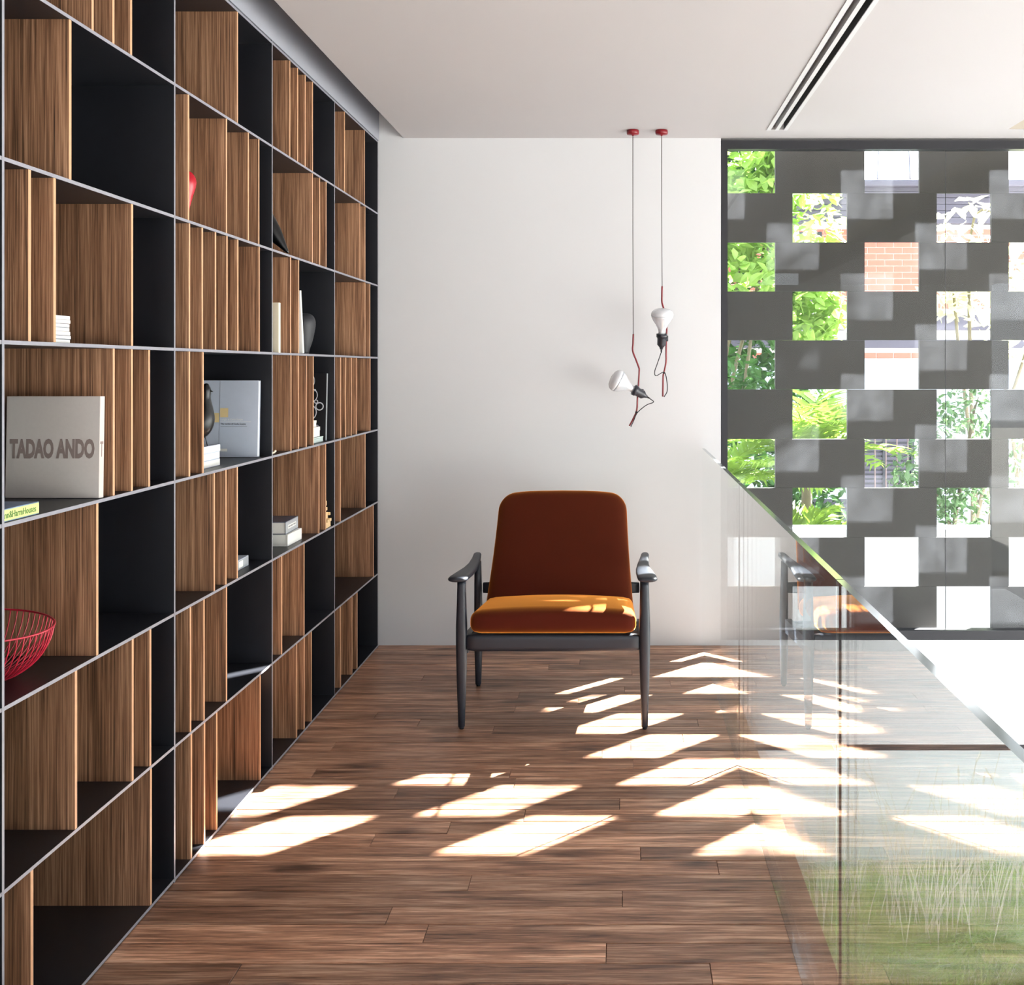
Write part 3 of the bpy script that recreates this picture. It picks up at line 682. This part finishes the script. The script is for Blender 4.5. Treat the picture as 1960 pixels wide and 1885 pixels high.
for k in range(4):
    y0_ = -0.2 + 0.12 * k
    box('seat_slat', -0.334, 0.334, y0_ - 0.025, y0_ + 0.025, 0.335 - 0.13 * k * 0.12 - 0.006, 0.335 - 0.13 * k * 0.12 + 0.006, M['slate'], ch)
def seat_fn(p):
    u, v_ = p.x / 0.322, p.y / 0.25
    q = p.copy()
    if p.z > 0: q.z += 0.022 * (1 - min(1, abs(u)) ** 2.2) * (1 - 0.5 * min(1, abs(v_)) ** 2)
    q.x *= 1 - 0.02 * (v_ + 1) / 2
    return q
bm = rounded_box(0.322, 0.25, 0.042, 0.034, 14, seat_fn)
bm_obj('seat_cushion', bm, M['velvet'], ch, (0, -0.058, 0.392), True, (-0.1, 0, 0))
def back_sections():
    secs = []; H = 0.545; n = 44
    zs = [0, 0.002, 0.006, 0.012, 0.02, 0.04] + [0.04 + (0.43 - 0.04) * i / 9 for i in range(1, 10)] + [0.43 + 0.1115 * math.sin(math.pi / 2 * i / 14) for i in range(1, 15)]
    for z in zs:
        t = z / H
        wid = 0.318 - 0.030 * t - 0.004 * math.sin(math.pi * t)
        rc_ = 0.085; dz = z - (H - rc_)
        if dz > 0: wid -= rc_ - math.sqrt(max(rc_ ** 2 - dz ** 2, 0))
        th = 0.052 - 0.008 * t
        m1 = min(1, (H - z) / 0.04); m0 = min(1, z / 0.02)
        th *= (1 - (1 - m1) ** 2.4) ** 0.5 * (1 - (1 - m0) ** 2) ** 0.5 if z > 0 else 0.05
        th = max(th, 0.003)
        ring_ = []
        for k in range(n):
            a = 2 * math.pi * k / n; c, d = math.cos(a), math.sin(a)
            x = wid * math.copysign(abs(c) ** 0.42, c); y = th * math.copysign(abs(d) ** 0.5, d)
            zz = z + 0.014 * (1 - (x / 0.30) ** 2) * max(0, (t - 0.7) / 0.3)
            y += 0.010 * math.sin(math.pi * t) * (0.4 if d < 0 else 1)
            ring_.append((x, y, zz))
        secs.append(ring_)
    return secs
v, f = loft(back_sections())
bk = mesh_obj('back_cushion', v, f, M['velvet'], ch, (0, 0.165, 0.362), True, (-0.57, 0, 0))

# ------------------------------------------------------------------ pendant lamps
def pendant(label, cx, cy, rod, bulb_base, bulb_dir, cable_end, wire, knot):
    """all points given relative to the ceiling rose (x, z) in metres in the plane of the lamp"""
    p = thing('pendant_lamp', label, 'lamp', (cx, cy, CZ), group=None)
    lathe('ceiling_rose', [(0.0005, -0.0005), (0.029, -0.0005), (0.0305, -0.004), (0.0305, -0.017), (0.028, -0.0215), (0.006, -0.023), (0.004, -0.028), (0.0005, -0.0285)], M['red'], p)
    tube('cable', [(0, 0, -0.02), (0.0, 0, cable_end / 2), (rod[0][0], 0, rod[0][1])], 0.0019, M['cable'], p, n=6)
    tube('rod', [(x, 0.0, z) for x, z in rod], 0.0042, M['red'], p, n=10, sub=4)
    d = Vector((bulb_dir[0], 0, bulb_dir[1])).normalized(); d = Vector((d.x, -0.18, d.z)).normalized(); q = d.to_track_quat('Z', 'Y').to_euler()
    b0 = (bulb_base[0], -0.022, bulb_base[1])
    sk = lathe('lamp_holder', [(0.0005, -0.078), (0.006, -0.077), (0.010, -0.066), (0.019, -0.056), (0.0215, -0.052), (0.0215, -0.022), (0.0235, -0.020), (0.0245, -0.016), (0.0265, -0.015), (0.0265, 0.0), (0.021, 0.001), (0.019, -0.006), (0.0005, -0.006)], M['bakelite'], p, b0, 24, q)
    lathe('strain_relief', [(0.0005, -0.092), (0.003, -0.092), (0.0042, -0.08), (0.0005, -0.077)], M['rubber'], sk, (0, 0, 0), 12)
    lathe('bulb_reflector', [(0.0005, -0.004), (0.0155, -0.004), (0.0165, 0.012), (0.0205, 0.026), (0.031, 0.046), (0.045, 0.066), (0.0525, 0.082), (0.0545, 0.09)], M['bulb_mirror'], p, b0, 32, q)
    lathe('bulb_dome', [(0.0545, 0.09), (0.0535, 0.1), (0.048, 0.111), (0.037, 0.119), (0.02, 0.1235), (0.0005, 0.1245)], M['bulb'], p, b0, 32, q)
    # clip between holder and rod
    cz = bulb_base[1] - d.z * 0.02; cxx = bulb_base[0] - d.x * 0.02
    box('rod_clip', cxx + 0.014, cxx + 0.032, -0.018, 0.008, cz - 0.016, cz + 0.012, M['bakelite'], p, 0.002)
    tail = Vector(b0) - d * 0.09
    tube('flex', [tail] + [(x, y, z) for x, y, z in wire], 0.0022, M['cord'], p, n=6, sub=5)
    lathe('cord_knot', [(0.0005, -0.005), (0.0055, -0.003), (0.0062, 0.0), (0.0055, 0.003), (0.0005, 0.005)], M['cord'], p, (knot[0], -0.001, knot[1]), 12)
    return p
YL = 5.1; kl = YL / 2000.0
def L1(u, v_, cx): # photo crop coordinates -> metres relative to the rose
    px = 1120 + u / 5.891; py = 540 + v_ / 5.891
    return ((px - 1186) * kl - cx, 1.4 - (py - 704) * kl - CZ)
c1 = (1211.3 - 1186) * kl; c2 = (1266.3 - 1186) * kl
A = lambda u, v_: L1(u, v_, c1)
pendant('lower pendant lamp, bare bulb tilted sideways on a bent red rod', c1, YL, [A(543, 585), A(540, 690), A(537, 775), A(575, 880), A(605, 960), A(610, 1000), A(600, 1170), A(590, 1310), A(583, 1440), A(545, 1535), A(500, 1620)],
        A(545, 1210), (A(390, 1125)[0] - A(545, 1210)[0], A(390, 1125)[1] - A(545, 1210)[1]), A(543, 585)[1],
        [(A(770, 1350)[0], -0.02, A(770, 1350)[1]), (A(690, 1385)[0], -0.012, A(690, 1385)[1]), (A(590, 1470)[0], -0.006, A(590, 1470)[1]), (A(550, 1555)[0], -0.006, A(550, 1555)[1]), (A(515, 1632)[0], -0.005, A(515, 1632)[1])], A(578, 1465))
B = lambda u, v_: L1(u, v_, c2)
pendant('higher pendant lamp, bulb pointing straight up on a red rod', c2, YL, [B(868, 45), B(866, 150), B(867, 230), B(890, 310), B(915, 420), B(920, 535), B(915, 640), B(913, 800), B(912, 900), B(893, 1000), B(880, 1060), B(878, 1180), B(876, 1290)],
        B(862, 585), (0.02, 1.0), B(868, 45)[1],
        [(B(812, 920)[0], -0.02, B(812, 920)[1]), (B(782, 1010)[0], -0.02, B(782, 1010)[1]), (B(800, 1055)[0], -0.015, B(800, 1055)[1]), (B(890, 1015)[0], -0.006, B(890, 1015)[1]), (B(920, 1110)[0], -0.006, B(920, 1110)[1]), (B(925, 1225)[0], -0.005, B(925, 1225)[1]), (B(888, 1295)[0], -0.005, B(888, 1295)[1])], B(890, 1022))

# ------------------------------------------------------------------ linear air diffuser
ld = thing('air_diffuser', 'white linear ceiling diffuser with two long black slots', 'air vent', (0.767, 3.0, CZ))
def LD(name, x0, x1, z0, z1, mat): return box(name, x0 - 0.767, x1 - 0.767, -3.5, 2.088, z0 - CZ, z1 - CZ, mat, ld)
LD('flange', 0.715, 0.7345, CZ - 0.004, CZ - 0.0005, M['white']); LD('flange', 0.7995, 0.816, CZ - 0.004, CZ - 0.0005, M['white'])
LD('centre_bar', 0.757, 0.774, CZ - 0.004, CZ + 0.03, M['white'])
LD('duct_lining', 0.7315, 0.8025, CZ + 0.05, CZ + 0.06, M['dark_void'])
LD('slot_side', 0.7315, 0.7345, CZ, CZ + 0.049, M['dark_void']); LD('slot_side', 0.7995, 0.8025, CZ, CZ + 0.049, M['dark_void'])

# ------------------------------------------------------------------ glass railing
rl = thing('glass_railing', 'frameless clear glass railing along the floor edge', 'railing', (XG, 2.6, 0))
joints = [-1.37, 0.314, 2.0, 3.686, 5.262]
for a, b in zip(joints[:-1], joints[1:]):
    c = Vector((XG, (a + b) / 2, 0.4975)); bm = bmesh.new()
    hy = (b - a) / 2 - 0.003
    fs = add_box(bm, -0.0075, 0.0075, -hy, hy, -0.4965, 0.4975)
    fs[1].material_index = 1
    bm_obj('glass_panel', bm, [M['rail_glass'], M['glass_edge']], rl, c - rl.location)
for y in joints[1:-1]:
    q = box('panel_joint', XG - 0.0022, XG + 0.0022, y - 0.0024, y + 0.0024, 0.001, 0.993, M['rubber'], rl); q.location -= rl.location
q = box('base_channel', XG - 0.0055, XG + 0.0078, -1.37, 5.262, -0.018, 0.0008, M['black'], rl); q.location -= rl.location

# ------------------------------------------------------------------ planted court: feather grass
def blades(name, n, area, hgt, wid, mat, label, cat, bend, seed, droop=1.0, clump=None):
    rnd = random.Random(seed); v = []; f = []
    for i in range(n):
        if clump:
            cx, cy, cr = clump[rnd.randrange(len(clump))]
            a = rnd.uniform(0, 2 * math.pi); rr = cr * math.sqrt(rnd.random()) * 0.55
            x, y = cx + rr * math.cos(a), cy + rr * math.sin(a); dirn = a + rnd.uniform(-0.7, 0.7)
        else:
            x = rnd.uniform(area[0], area[1]); y = rnd.uniform(area[2], area[3]); dirn = rnd.uniform(0, 2 * math.pi)
        h = hgt * rnd.uniform(0.6, 1.15); b = bend * rnd.uniform(0.4, 1.3); dx, dy = math.cos(dirn), math.sin(dirn)
        w_ = wid * rnd.uniform(0.7, 1.2); px_, py_ = -dy * w_, dx * w_
        if abs(px_) < w_ * 0.5: px_ = w_ * 0.6
        s = len(v); NSEG = 6
        for k in range(NSEG + 1):
            t = k / NSEG; ww = 1 - t * 0.85
            ox = dx * b * t * t; oy = min(max(dy * b * t * t, YB + 0.15 - y), 6.5 - y); z = h * (t - droop * 0.42 * t ** 3)
            v.append((x + ox - px_ * ww, y + oy - py_ * ww, z)); v.append((x + ox + px_ * ww, y + oy + py_ * ww, z))
            if k < NSEG: f.append((s + 2 * k, s + 2 * k + 1, s + 2 * k + 3, s + 2 * k + 2))
    return v, f
so = struct(box('trim_2', -0.5, XV, YB + 0.14, 6.52, VZ, GZ, M['soil']), 'soil bed of feather grass outside the lower window')
rg = random.Random(3)
clumps = [(rg.uniform(0.75, 2.7), rg.uniform(5.62, 6.35), 0.3) for _ in range(90)]
v, f = blades('g', 30000, None, 0.56, 0.003, None, '', '', 0.3, 5, 1.15, clumps)
g = mesh_obj('feather_grass', v, f, [M['grass'], M['grass_pale'], M['grass_deep']], None, (0, 0, GZ))
rm_ = random.Random(9); mi_ = []
for b_ in range(len(f) // 6): mi_ += [rm_.choice((0, 0, 1, 2, 2))] * 6
g.data.polygons.foreach_set('material_index', mi_); tag(g, 'fine green feather grass growing outside the lower window below the glass railing', 'grass', kind='stuff')
v = []; f = []
rs = random.Random(11)
stalk_clumps = [(1.75, 5.75), (1.95, 5.8), (1.85, 6.0), (1.5, 5.9), (2.05, 5.9), (1.2, 5.9), (1.05, 5.8), (2.25, 6.0), (1.65, 5.75), (1.35, 6.1)]
for i in range(120):
    cx, cy = stalk_clumps[rs.randrange(len(stalk_clumps))]
    x, y = cx + rs.gauss(0, 0.1), max(cy + rs.gauss(0, 0.1), 5.6); hh = rs.uniform(0.65, 1.2); lx, ly = rs.gauss(0, 0.15), rs.gauss(0, 0.05)
    pts = [(x, y, 0), (x + lx * 0.25, y + ly * 0.25, hh * 0.4), (x + lx * 0.6, y + ly * 0.6, hh * 0.75), (x + lx, y + ly, hh)]
    r_ = [0.0036, 0.0032, 0.0027, 0.002]
    if rs.random() < 0.3:
        pts += [(x + lx * 1.02, y + ly * 1.02, hh + 0.012), (x + lx * 1.1, y + ly * 1.1, hh + 0.045), (x + lx * 1.15, y + ly * 1.15, hh + 0.075)]; r_ += [0.006, 0.0068, 0.001]
    a, b = tube_data(pts, r_, 5); s = len(v); v += a; f += [tuple(k + s for k in q) for q in b]
g = mesh_obj('seed_stalks', v, f, M['straw'], None, (0, 0, GZ)); tag(g, 'tall dry straw-coloured seed stalks rising out of the feather grass', 'grass', kind='stuff')

# ------------------------------------------------------------------ outside: ground, garden wall, house
struct(box('ground', -30, 40, 6.68, 60, -1.75, -1.5, M['ground']), 'garden ground outside')
struct(box('ground_front', -30, 40, -40, YR - 0.3, -1.75, -1.5, M['ground']))
struct(box('ground_side', XV + 0.3, 40, YR - 0.3, 6.68, -1.75, -1.5, M['ground']))
gw = thing('garden_wall', 'white rendered garden wall with pale coping just beyond the screen', 'wall', (2.0, 6.6, -2.75))
box('render', -4, 6, -0.07, 0.07, 0, 3.08, M['garden_white'], gw); 
for k in range(10): box('coping_stone', -4 + k, -3.004 + k, -0.1, 0.1, 3.0802, 3.145, M['coping'], gw, 0.006)

YH = 12.7; kh = YH / 2000.0
def hx(px): return (px - 1186) * kh
def hz(py): return 1.4 - (py - 704) * kh
hs = thing('brick_house', 'neighbouring brick house with violet cladding, white roof and shuttered window', 'house', (4.0, YH, -1.5))
def H(name, x0, x1, y0, y1, z0, z1, mat, parent=None, bevel=0.0):
    q = box(name, x0, x1, y0, y1, z0, z1, mat, hs, bevel); q.location -= hs.location; return q
H('mortar_wall', -1.0, 9.5, YH + 0.012, YH + 0.25, hz(686), 3.14, M['mortar'])
# individual bricks where the screen openings show them
bmb = bmesh.new(); add_box(bmb, -0.1, 0.1, 0, 0.05, 0, 0.064); brick0 = None
zrow = 0; nb = 0; stuffv = []; stufff = []
z = hz(686) + 0.004
allb = []
while z + 0.064 < 3.14:
    off = 0.105 if zrow % 2 else 0.0
    x = -0.9 + off
    while x < 9.3:
        py = 704 - (z + 0.03 - 1.4) / kh
        if not (hz(634) - 0.01 < z + 0.064 and z < hz(600) + 0.01) and not (1.63 < z + 0.064 and z < 1.75):
            allb.append((x + 0.1, z))
        x += 0.212
    z += 0.075; zrow += 1
vis = sorted(allb, key=lambda b: abs(b[0] - hx(1740)) + 0.35 * abs(b[1] - hz(520)))
for i, (x, z) in enumerate(vis):
    if i < 290:
        if brick0 is None:
            brick0 = bm_obj('brick', bmb, M['brick'], hs); o = brick0
        else:
            o = brick0.copy(); link(o); o.parent = hs
        o.location = Vector((x, YH - 0.002 + (hash((i * 7) % 13) % 5) * 0.0008, z)) - hs.location
    else:
        s = len(stuffv); y0 = YH; 
        stuffv += [(x - 0.1, y0, z), (x + 0.1, y0, z), (x + 0.1, y0, z + 0.064), (x - 0.1, y0, z + 0.064), (x - 0.1, y0 + 0.03, z), (x + 0.1, y0 + 0.03, z), (x + 0.1, y0 + 0.03, z + 0.064), (x - 0.1, y0 + 0.03, z + 0.064)]
        stufff += [tuple(s + k for k in q) for q in ((0, 1, 2, 3), (1, 5, 6, 2), (4, 0, 3, 7), (3, 2, 6, 7), (4, 5, 1, 0))]
q = mesh_obj('brickwork', stuffv, stufff, M['brick'], hs, -hs.location); q['kind'] = 'stuff'
zc = 3.145
while zc < 3.62:
    H('cladding_board', -1.0, 9.5, YH - 0.08, YH + 0.05, zc, zc + 0.074, M['slat'], bevel=0.004); zc += 0.078
H('beam', -1.0, 9.5, YH - 0.05, YH + 0.012, hz(632), hz(603), M['slat'], bevel=0.004)
H('beam', -1.0, 9.5, YH - 0.03, YH + 0.012, 1.64, 1.74, M['slat'], bevel=0.004)
H('plaster_wall', -1.0, 9.5, YH, YH + 0.25, -1.5, hz(686), M['plaster'])
H('gutter', -1.2, 9.7, YH - 0.28, YH - 0.16, 3.56, 3.64, M['slat'], bevel=0.02)
for k in range(28):
    xa = -1.2 + k * 0.39
    vv = [(xa, YH - 0.2, 3.64), (xa + 0.386, YH - 0.2, 3.64), (xa + 0.386 + 0.9, YH + 3.2, 5.6), (xa + 0.9, YH + 3.2, 5.6)]
    vv += [(a, b + 0.02, c - 0.04) for a, b, c in vv]
    mesh_obj('roof_sheet', [Vector(a) - hs.location for a in vv], [(0, 1, 2, 3), (7, 6, 5, 4), (0, 4, 5, 1), (1, 5, 6, 2), (2, 6, 7, 3), (3, 7, 4, 0)], M['roof'], hs)
    mesh_obj('roof_rib', [Vector(a) - hs.location for a in ((xa - 0.012, YH - 0.2, 3.645), (xa + 0.012, YH - 0.2, 3.645), (xa + 0.912, YH + 3.2, 5.605), (xa + 0.888, YH + 3.2, 5.605), (xa, YH - 0.2, 3.68), (xa + 0.9, YH + 3.2, 5.64))], [(0, 4, 5, 3), (1, 2, 5, 4), (0, 1, 4), (3, 5, 2), (0, 3, 2, 1)], M['slat'], hs)
def shutter_window(xa, xb, za, zb, grille):
    wd = bpy.data.objects.new('window', None); wd.location = Vector(((xa + xb) / 2, YH, za)) - hs.location; link(wd, hs)
    wv = (xb - xa) / 2; hh = zb - za
    box('shutter_back', -wv, wv, -0.012, -0.002, 0, hh, M['shutter'], wd)
    n = int(hh / 0.055)
    for i in range(n): 
        q = box('louvre', -wv + 0.03, wv - 0.03, -0.03, -0.014, i * 0.055 + 0.004, i * 0.055 + 0.036, M['slat'], wd)
    for a, b in ((-wv - 0.04, -wv), (wv, wv + 0.04), (-0.02, 0.02)): box('window_stile', a, b, -0.04, 0.0, 0, hh, M['shutter'], wd)
    if grille:
        for i in range(5):
            x = -wv + 0.06 + i * (2 * wv - 0.12) / 4
            tube('grille_bar', [(x, -0.12, -0.05), (x, -0.12, hh + 0.05)], 0.009, M['iron'], wd, n=6)
        for zz in (0.08, hh - 0.08):
            tube('grille_bar', [(-wv, -0.12, zz), (wv, -0.12, zz)], 0.009, M['iron'], wd, n=6)
        for i in range(4):
            cx = -wv + 0.06 + (i + 0.5) * (2 * wv - 0.12) / 4
            for zz in (0.12, 0.32, hh - 0.16):
                for s in (-1, 1):
                    pts = [(cx + s * (0.05 - 0.006 * k) * math.cos(k * 0.62), -0.12, zz + (0.055 - 0.006 * k) * math.sin(k * 0.62) * 1.1) for k in range(8)]
                    tube('grille_scroll', pts, 0.006, M['iron'], wd, n=5)
shutter_window(hx(1640), hx(1742), hz(1010), hz(800), True)
shutter_window(hx(1470), hx(1566), 2.1, 3.05, False)
shutter_window(hx(1500), hx(1640), hz(1040), hz(955), False)

# ------------------------------------------------------------------ plants outside
def leaf_cloud(n, blobs, size, seed, flat=0.5):
    rnd = random.Random(seed); v = []; f = []
    for i in range(n):
        cx, cy, cz, rx, ry, rz = blobs[rnd.randrange(len(blobs))]
        while True:
            a, b, c = rnd.uniform(-1, 1), rnd.uniform(-1, 1), rnd.uniform(-1, 1)
            if 0.08 < a * a + b * b + c * c < 1: break
        p = Vector((cx + a * rx, cy + b * ry, cz + c * rz)); L_ = size * rnd.uniform(0.6, 1.3); Wd = L_ * flat * 0.5
        d = Vector((rnd.gauss(0, 1), rnd.gauss(0, 1), rnd.gauss(-0.3, 0.6))).normalized(); s = d.cross(Vector((rnd.gauss(0, .4), rnd.gauss(0, .4), 1))).normalized(); nrm = s.cross(d)
        k = len(v)
        v += [p, p + d * L_ * 0.4 + s * Wd + nrm * L_ * 0.08, p + d * L_ * 0.4 - s * Wd + nrm * L_ * 0.08, p + d * L_ * 0.75 + s * Wd * 0.7, p + d * L_ * 0.75 - s * Wd * 0.7, p + d * L_ - nrm * L_ * 0.1, p + d * L_ * 0.4, p + d * L_ * 0.75 - nrm * L_ * 0.04]
        f += [(k, k + 1, k + 6), (k, k + 6, k + 2), (k + 1, k + 3, k + 7, k + 6), (k + 6, k + 7, k + 4, k + 2), (k + 3, k + 5, k + 7), (k + 7, k + 5, k + 4)]
    return v, f
def back(k, *blobs):
    return [(a * k, b * k, 1.4 + (c - 1.4) * k, d * k, e, g_ * k) for a, b, c, d, e, g_ in blobs]
def tree(name, label, base, blobs, n, size, mat, seed, stems, flat=0.5, group=None):
    t = thing(name, label, 'tree' if 'tree' in name else 'shrub', base, group=group); bx_, by_, bz_ = base
    v, f = leaf_cloud(n, [(a - bx_, b - by_, c - bz_, d, e, g_) for a, b, c, d, e, g_ in blobs], size, seed, flat)
    mesh_obj('foliage', v, f, mat, t)
    rnd = random.Random(seed + 1)
    for (cx, cy, cz, rx, ry, rz) in blobs[:stems]:
        e = Vector((cx - bx_, cy - by_, cz - bz_)); m1 = e * 0.45 + Vector((rnd.gauss(0, 0.1), rnd.gauss(0, 0.1), 0.1))
        tube('branch', [(0, 0, 0), m1, e, e + Vector((rnd.gauss(0, .15), 0, rz * 0.7))], [0.035, 0.02, 0.012, 0.004], M['bark'], t, n=7, sub=4)
    return t
tree('leafy_tree', 'big-leaved green tree close behind the screen next to the white end wall', (0.75, 10.2, -1.5),
     back(1.232, (0.75, 8.2, 3.1, 0.6, 0.5, 0.5), (1.15, 8.1, 2.55, 0.6, 0.5, 0.45), (0.9, 8.0, 2.05, 0.55, 0.5, 0.4), (0.3, 8.2, 2.6, 0.5, 0.5, 0.6), (1.35, 8.3, 3.0, 0.25, 0.3, 0.35), (1.5, 8.2, 1.9, 0.3, 0.3, 0.35)), 3600, 0.15, M['leaf'], 21, 5, 0.62)
tree('creeper_tree', 'dark dense tree standing behind the big-leaved tree', (0.25, 11.4, -1.5), back(1.187, (0.5, 9.6, 2.6, 0.9, 0.4, 1.2), (1.0, 9.5, 1.6, 0.7, 0.4, 0.8), (1.2, 9.6, 3.6, 0.6, 0.4, 0.6)), 3200, 0.15, M['leaf_dark'], 22, 3, 0.6)
tree('blossom_tree', 'pale thin-branched tree with whitish leaves in front of the brick house', (2.9, 8.6, -1.5), [(2.85, 8.5, 2.45, 0.32, 0.3, 0.35), (3.0, 8.4, 1.95, 0.35, 0.3, 0.25), (2.75, 8.6, 2.0, 0.3, 0.3, 0.2), (3.35, 8.4, 2.3, 0.25, 0.3, 0.3), (3.4, 8.6, 1.7, 0.3, 0.3, 0.3)], 420, 0.16, M['leaf_pale'], 23, 5, 0.5)
tree('garden_shrub', 'small-leaved grey-green shrub above the white garden wall', (2.55, 7.3, -1.5), [(2.45, 7.3, 0.95, 0.4, 0.3, 0.35), (2.6, 7.3, 0.5, 0.45, 0.3, 0.35), (2.2, 7.4, 0.6, 0.3, 0.25, 0.3)], 2200, 0.065, M['bush'], 24, 3, 0.5)
tree('hedge_shrub', 'dense dark green hedge behind the palms', (1.0, 9.28, -1.5), [(0.3, 9.28, 0.3, 0.6, 0.22, 1.3), (1.0, 9.28, 0.4, 0.5, 0.22, 1.2), (1.65, 9.28, 0.3, 0.35, 0.22, 1.2)], 4500, 0.11, M['leaf_dark'], 25, 2, 0.5)
def palm(label, base, seed, n, L_, lean, mat, th):
    t = thing('palm', label, 'palm', base, group=None); rnd = random.Random(seed)
    tube('trunk', [(0, 0, 0), (lean * 0.4, 0, th / 2), (lean, 0, th)], [0.055, 0.045, 0.04], M['bark'], t, n=10, sub=3)
    top = Vector((lean, 0, th))
    for i in range(n):
        az = 2 * math.pi * i / n + rnd.uniform(-0.3, 0.3); el = rnd.uniform(0.45, 1.4); LL = L_ * rnd.uniform(0.75, 1.1)
        hd = Vector((math.cos(az), math.sin(az), 0)); v = []; f = []; P = []
        for k in range(13):
            s = k / 12 * LL; P.append(hd * (s * math.cos(el) + 0.12 * s * s) + Vector((0, 0, s * math.sin(el) - 0.42 * s * s / LL)))
        a, b = tube_data(P, [0.012 - 0.0008 * k for k in range(13)], 5); v += a; f += b
        for k in range(2, 13):
            for sub in (0.0, 0.5):
                if k == 12 and sub: continue
                p = P[k].lerp(P[min(k + 1, 12)], sub); d = (P[min(k + 1, 12)] - P[k - 1]).normalized(); sd_ = d.cross(Vector((0, 0, 1))).normalized(); upv = sd_.cross(d)
                ll = 0.36 * math.sin(math.pi * (0.12 + 0.8 * k / 12)) * LL * rnd.uniform(0.85, 1.1)
                for s in (-1, 1):
                    q = len(v); tip = p + (sd_ * s * 0.8 + d * 0.65 + upv * rnd.uniform(-0.1, 0.25)).normalized() * ll - Vector((0, 0, 0.12 * ll)); mid = p.lerp(tip, 0.45) + upv * 0.03
                    wv = d * 0.015
                    v += [p - wv * 0.6, p + wv * 0.6, mid + wv, mid - wv, tip]; f += [(q, q + 1, q + 2, q + 3), (q + 3, q + 2, q + 4)]
        mesh_obj('frond', v, f, mat, t, top)
    return t
palm('yellow-green palm with long arching fronds behind the garden wall', (1.42, 8.02, -1.5), 31, 26, 0.95, 0.02, M['palm'], 2.15)
palm('small palm with short drooping fronds next to the white end wall', (0.76, 7.85, -1.5), 32, 18, 0.85, -0.05, M['palm'], 1.95)

tree('added_shade_tree', 'unseen tall leafy tree added to shade the armchair from the sun', (4.7, 9.2, -1.5), [(4.5, 9.2, 5.42, 0.6, 0.4, 0.42), (4.1, 9.2, 5.1, 0.5, 0.4, 0.4), (4.3, 9.3, 5.75, 0.5, 0.4, 0.3)], 1500, 0.15, M['leaf'], 26, 3, 0.6)  # unseen tree, added so its crown keeps sun off the seat
palm('low young palm with short fronds just behind the garden wall', (1.3, 7.55, -1.5), 34, 16, 0.72, 0.0, M['palm'], 1.45)
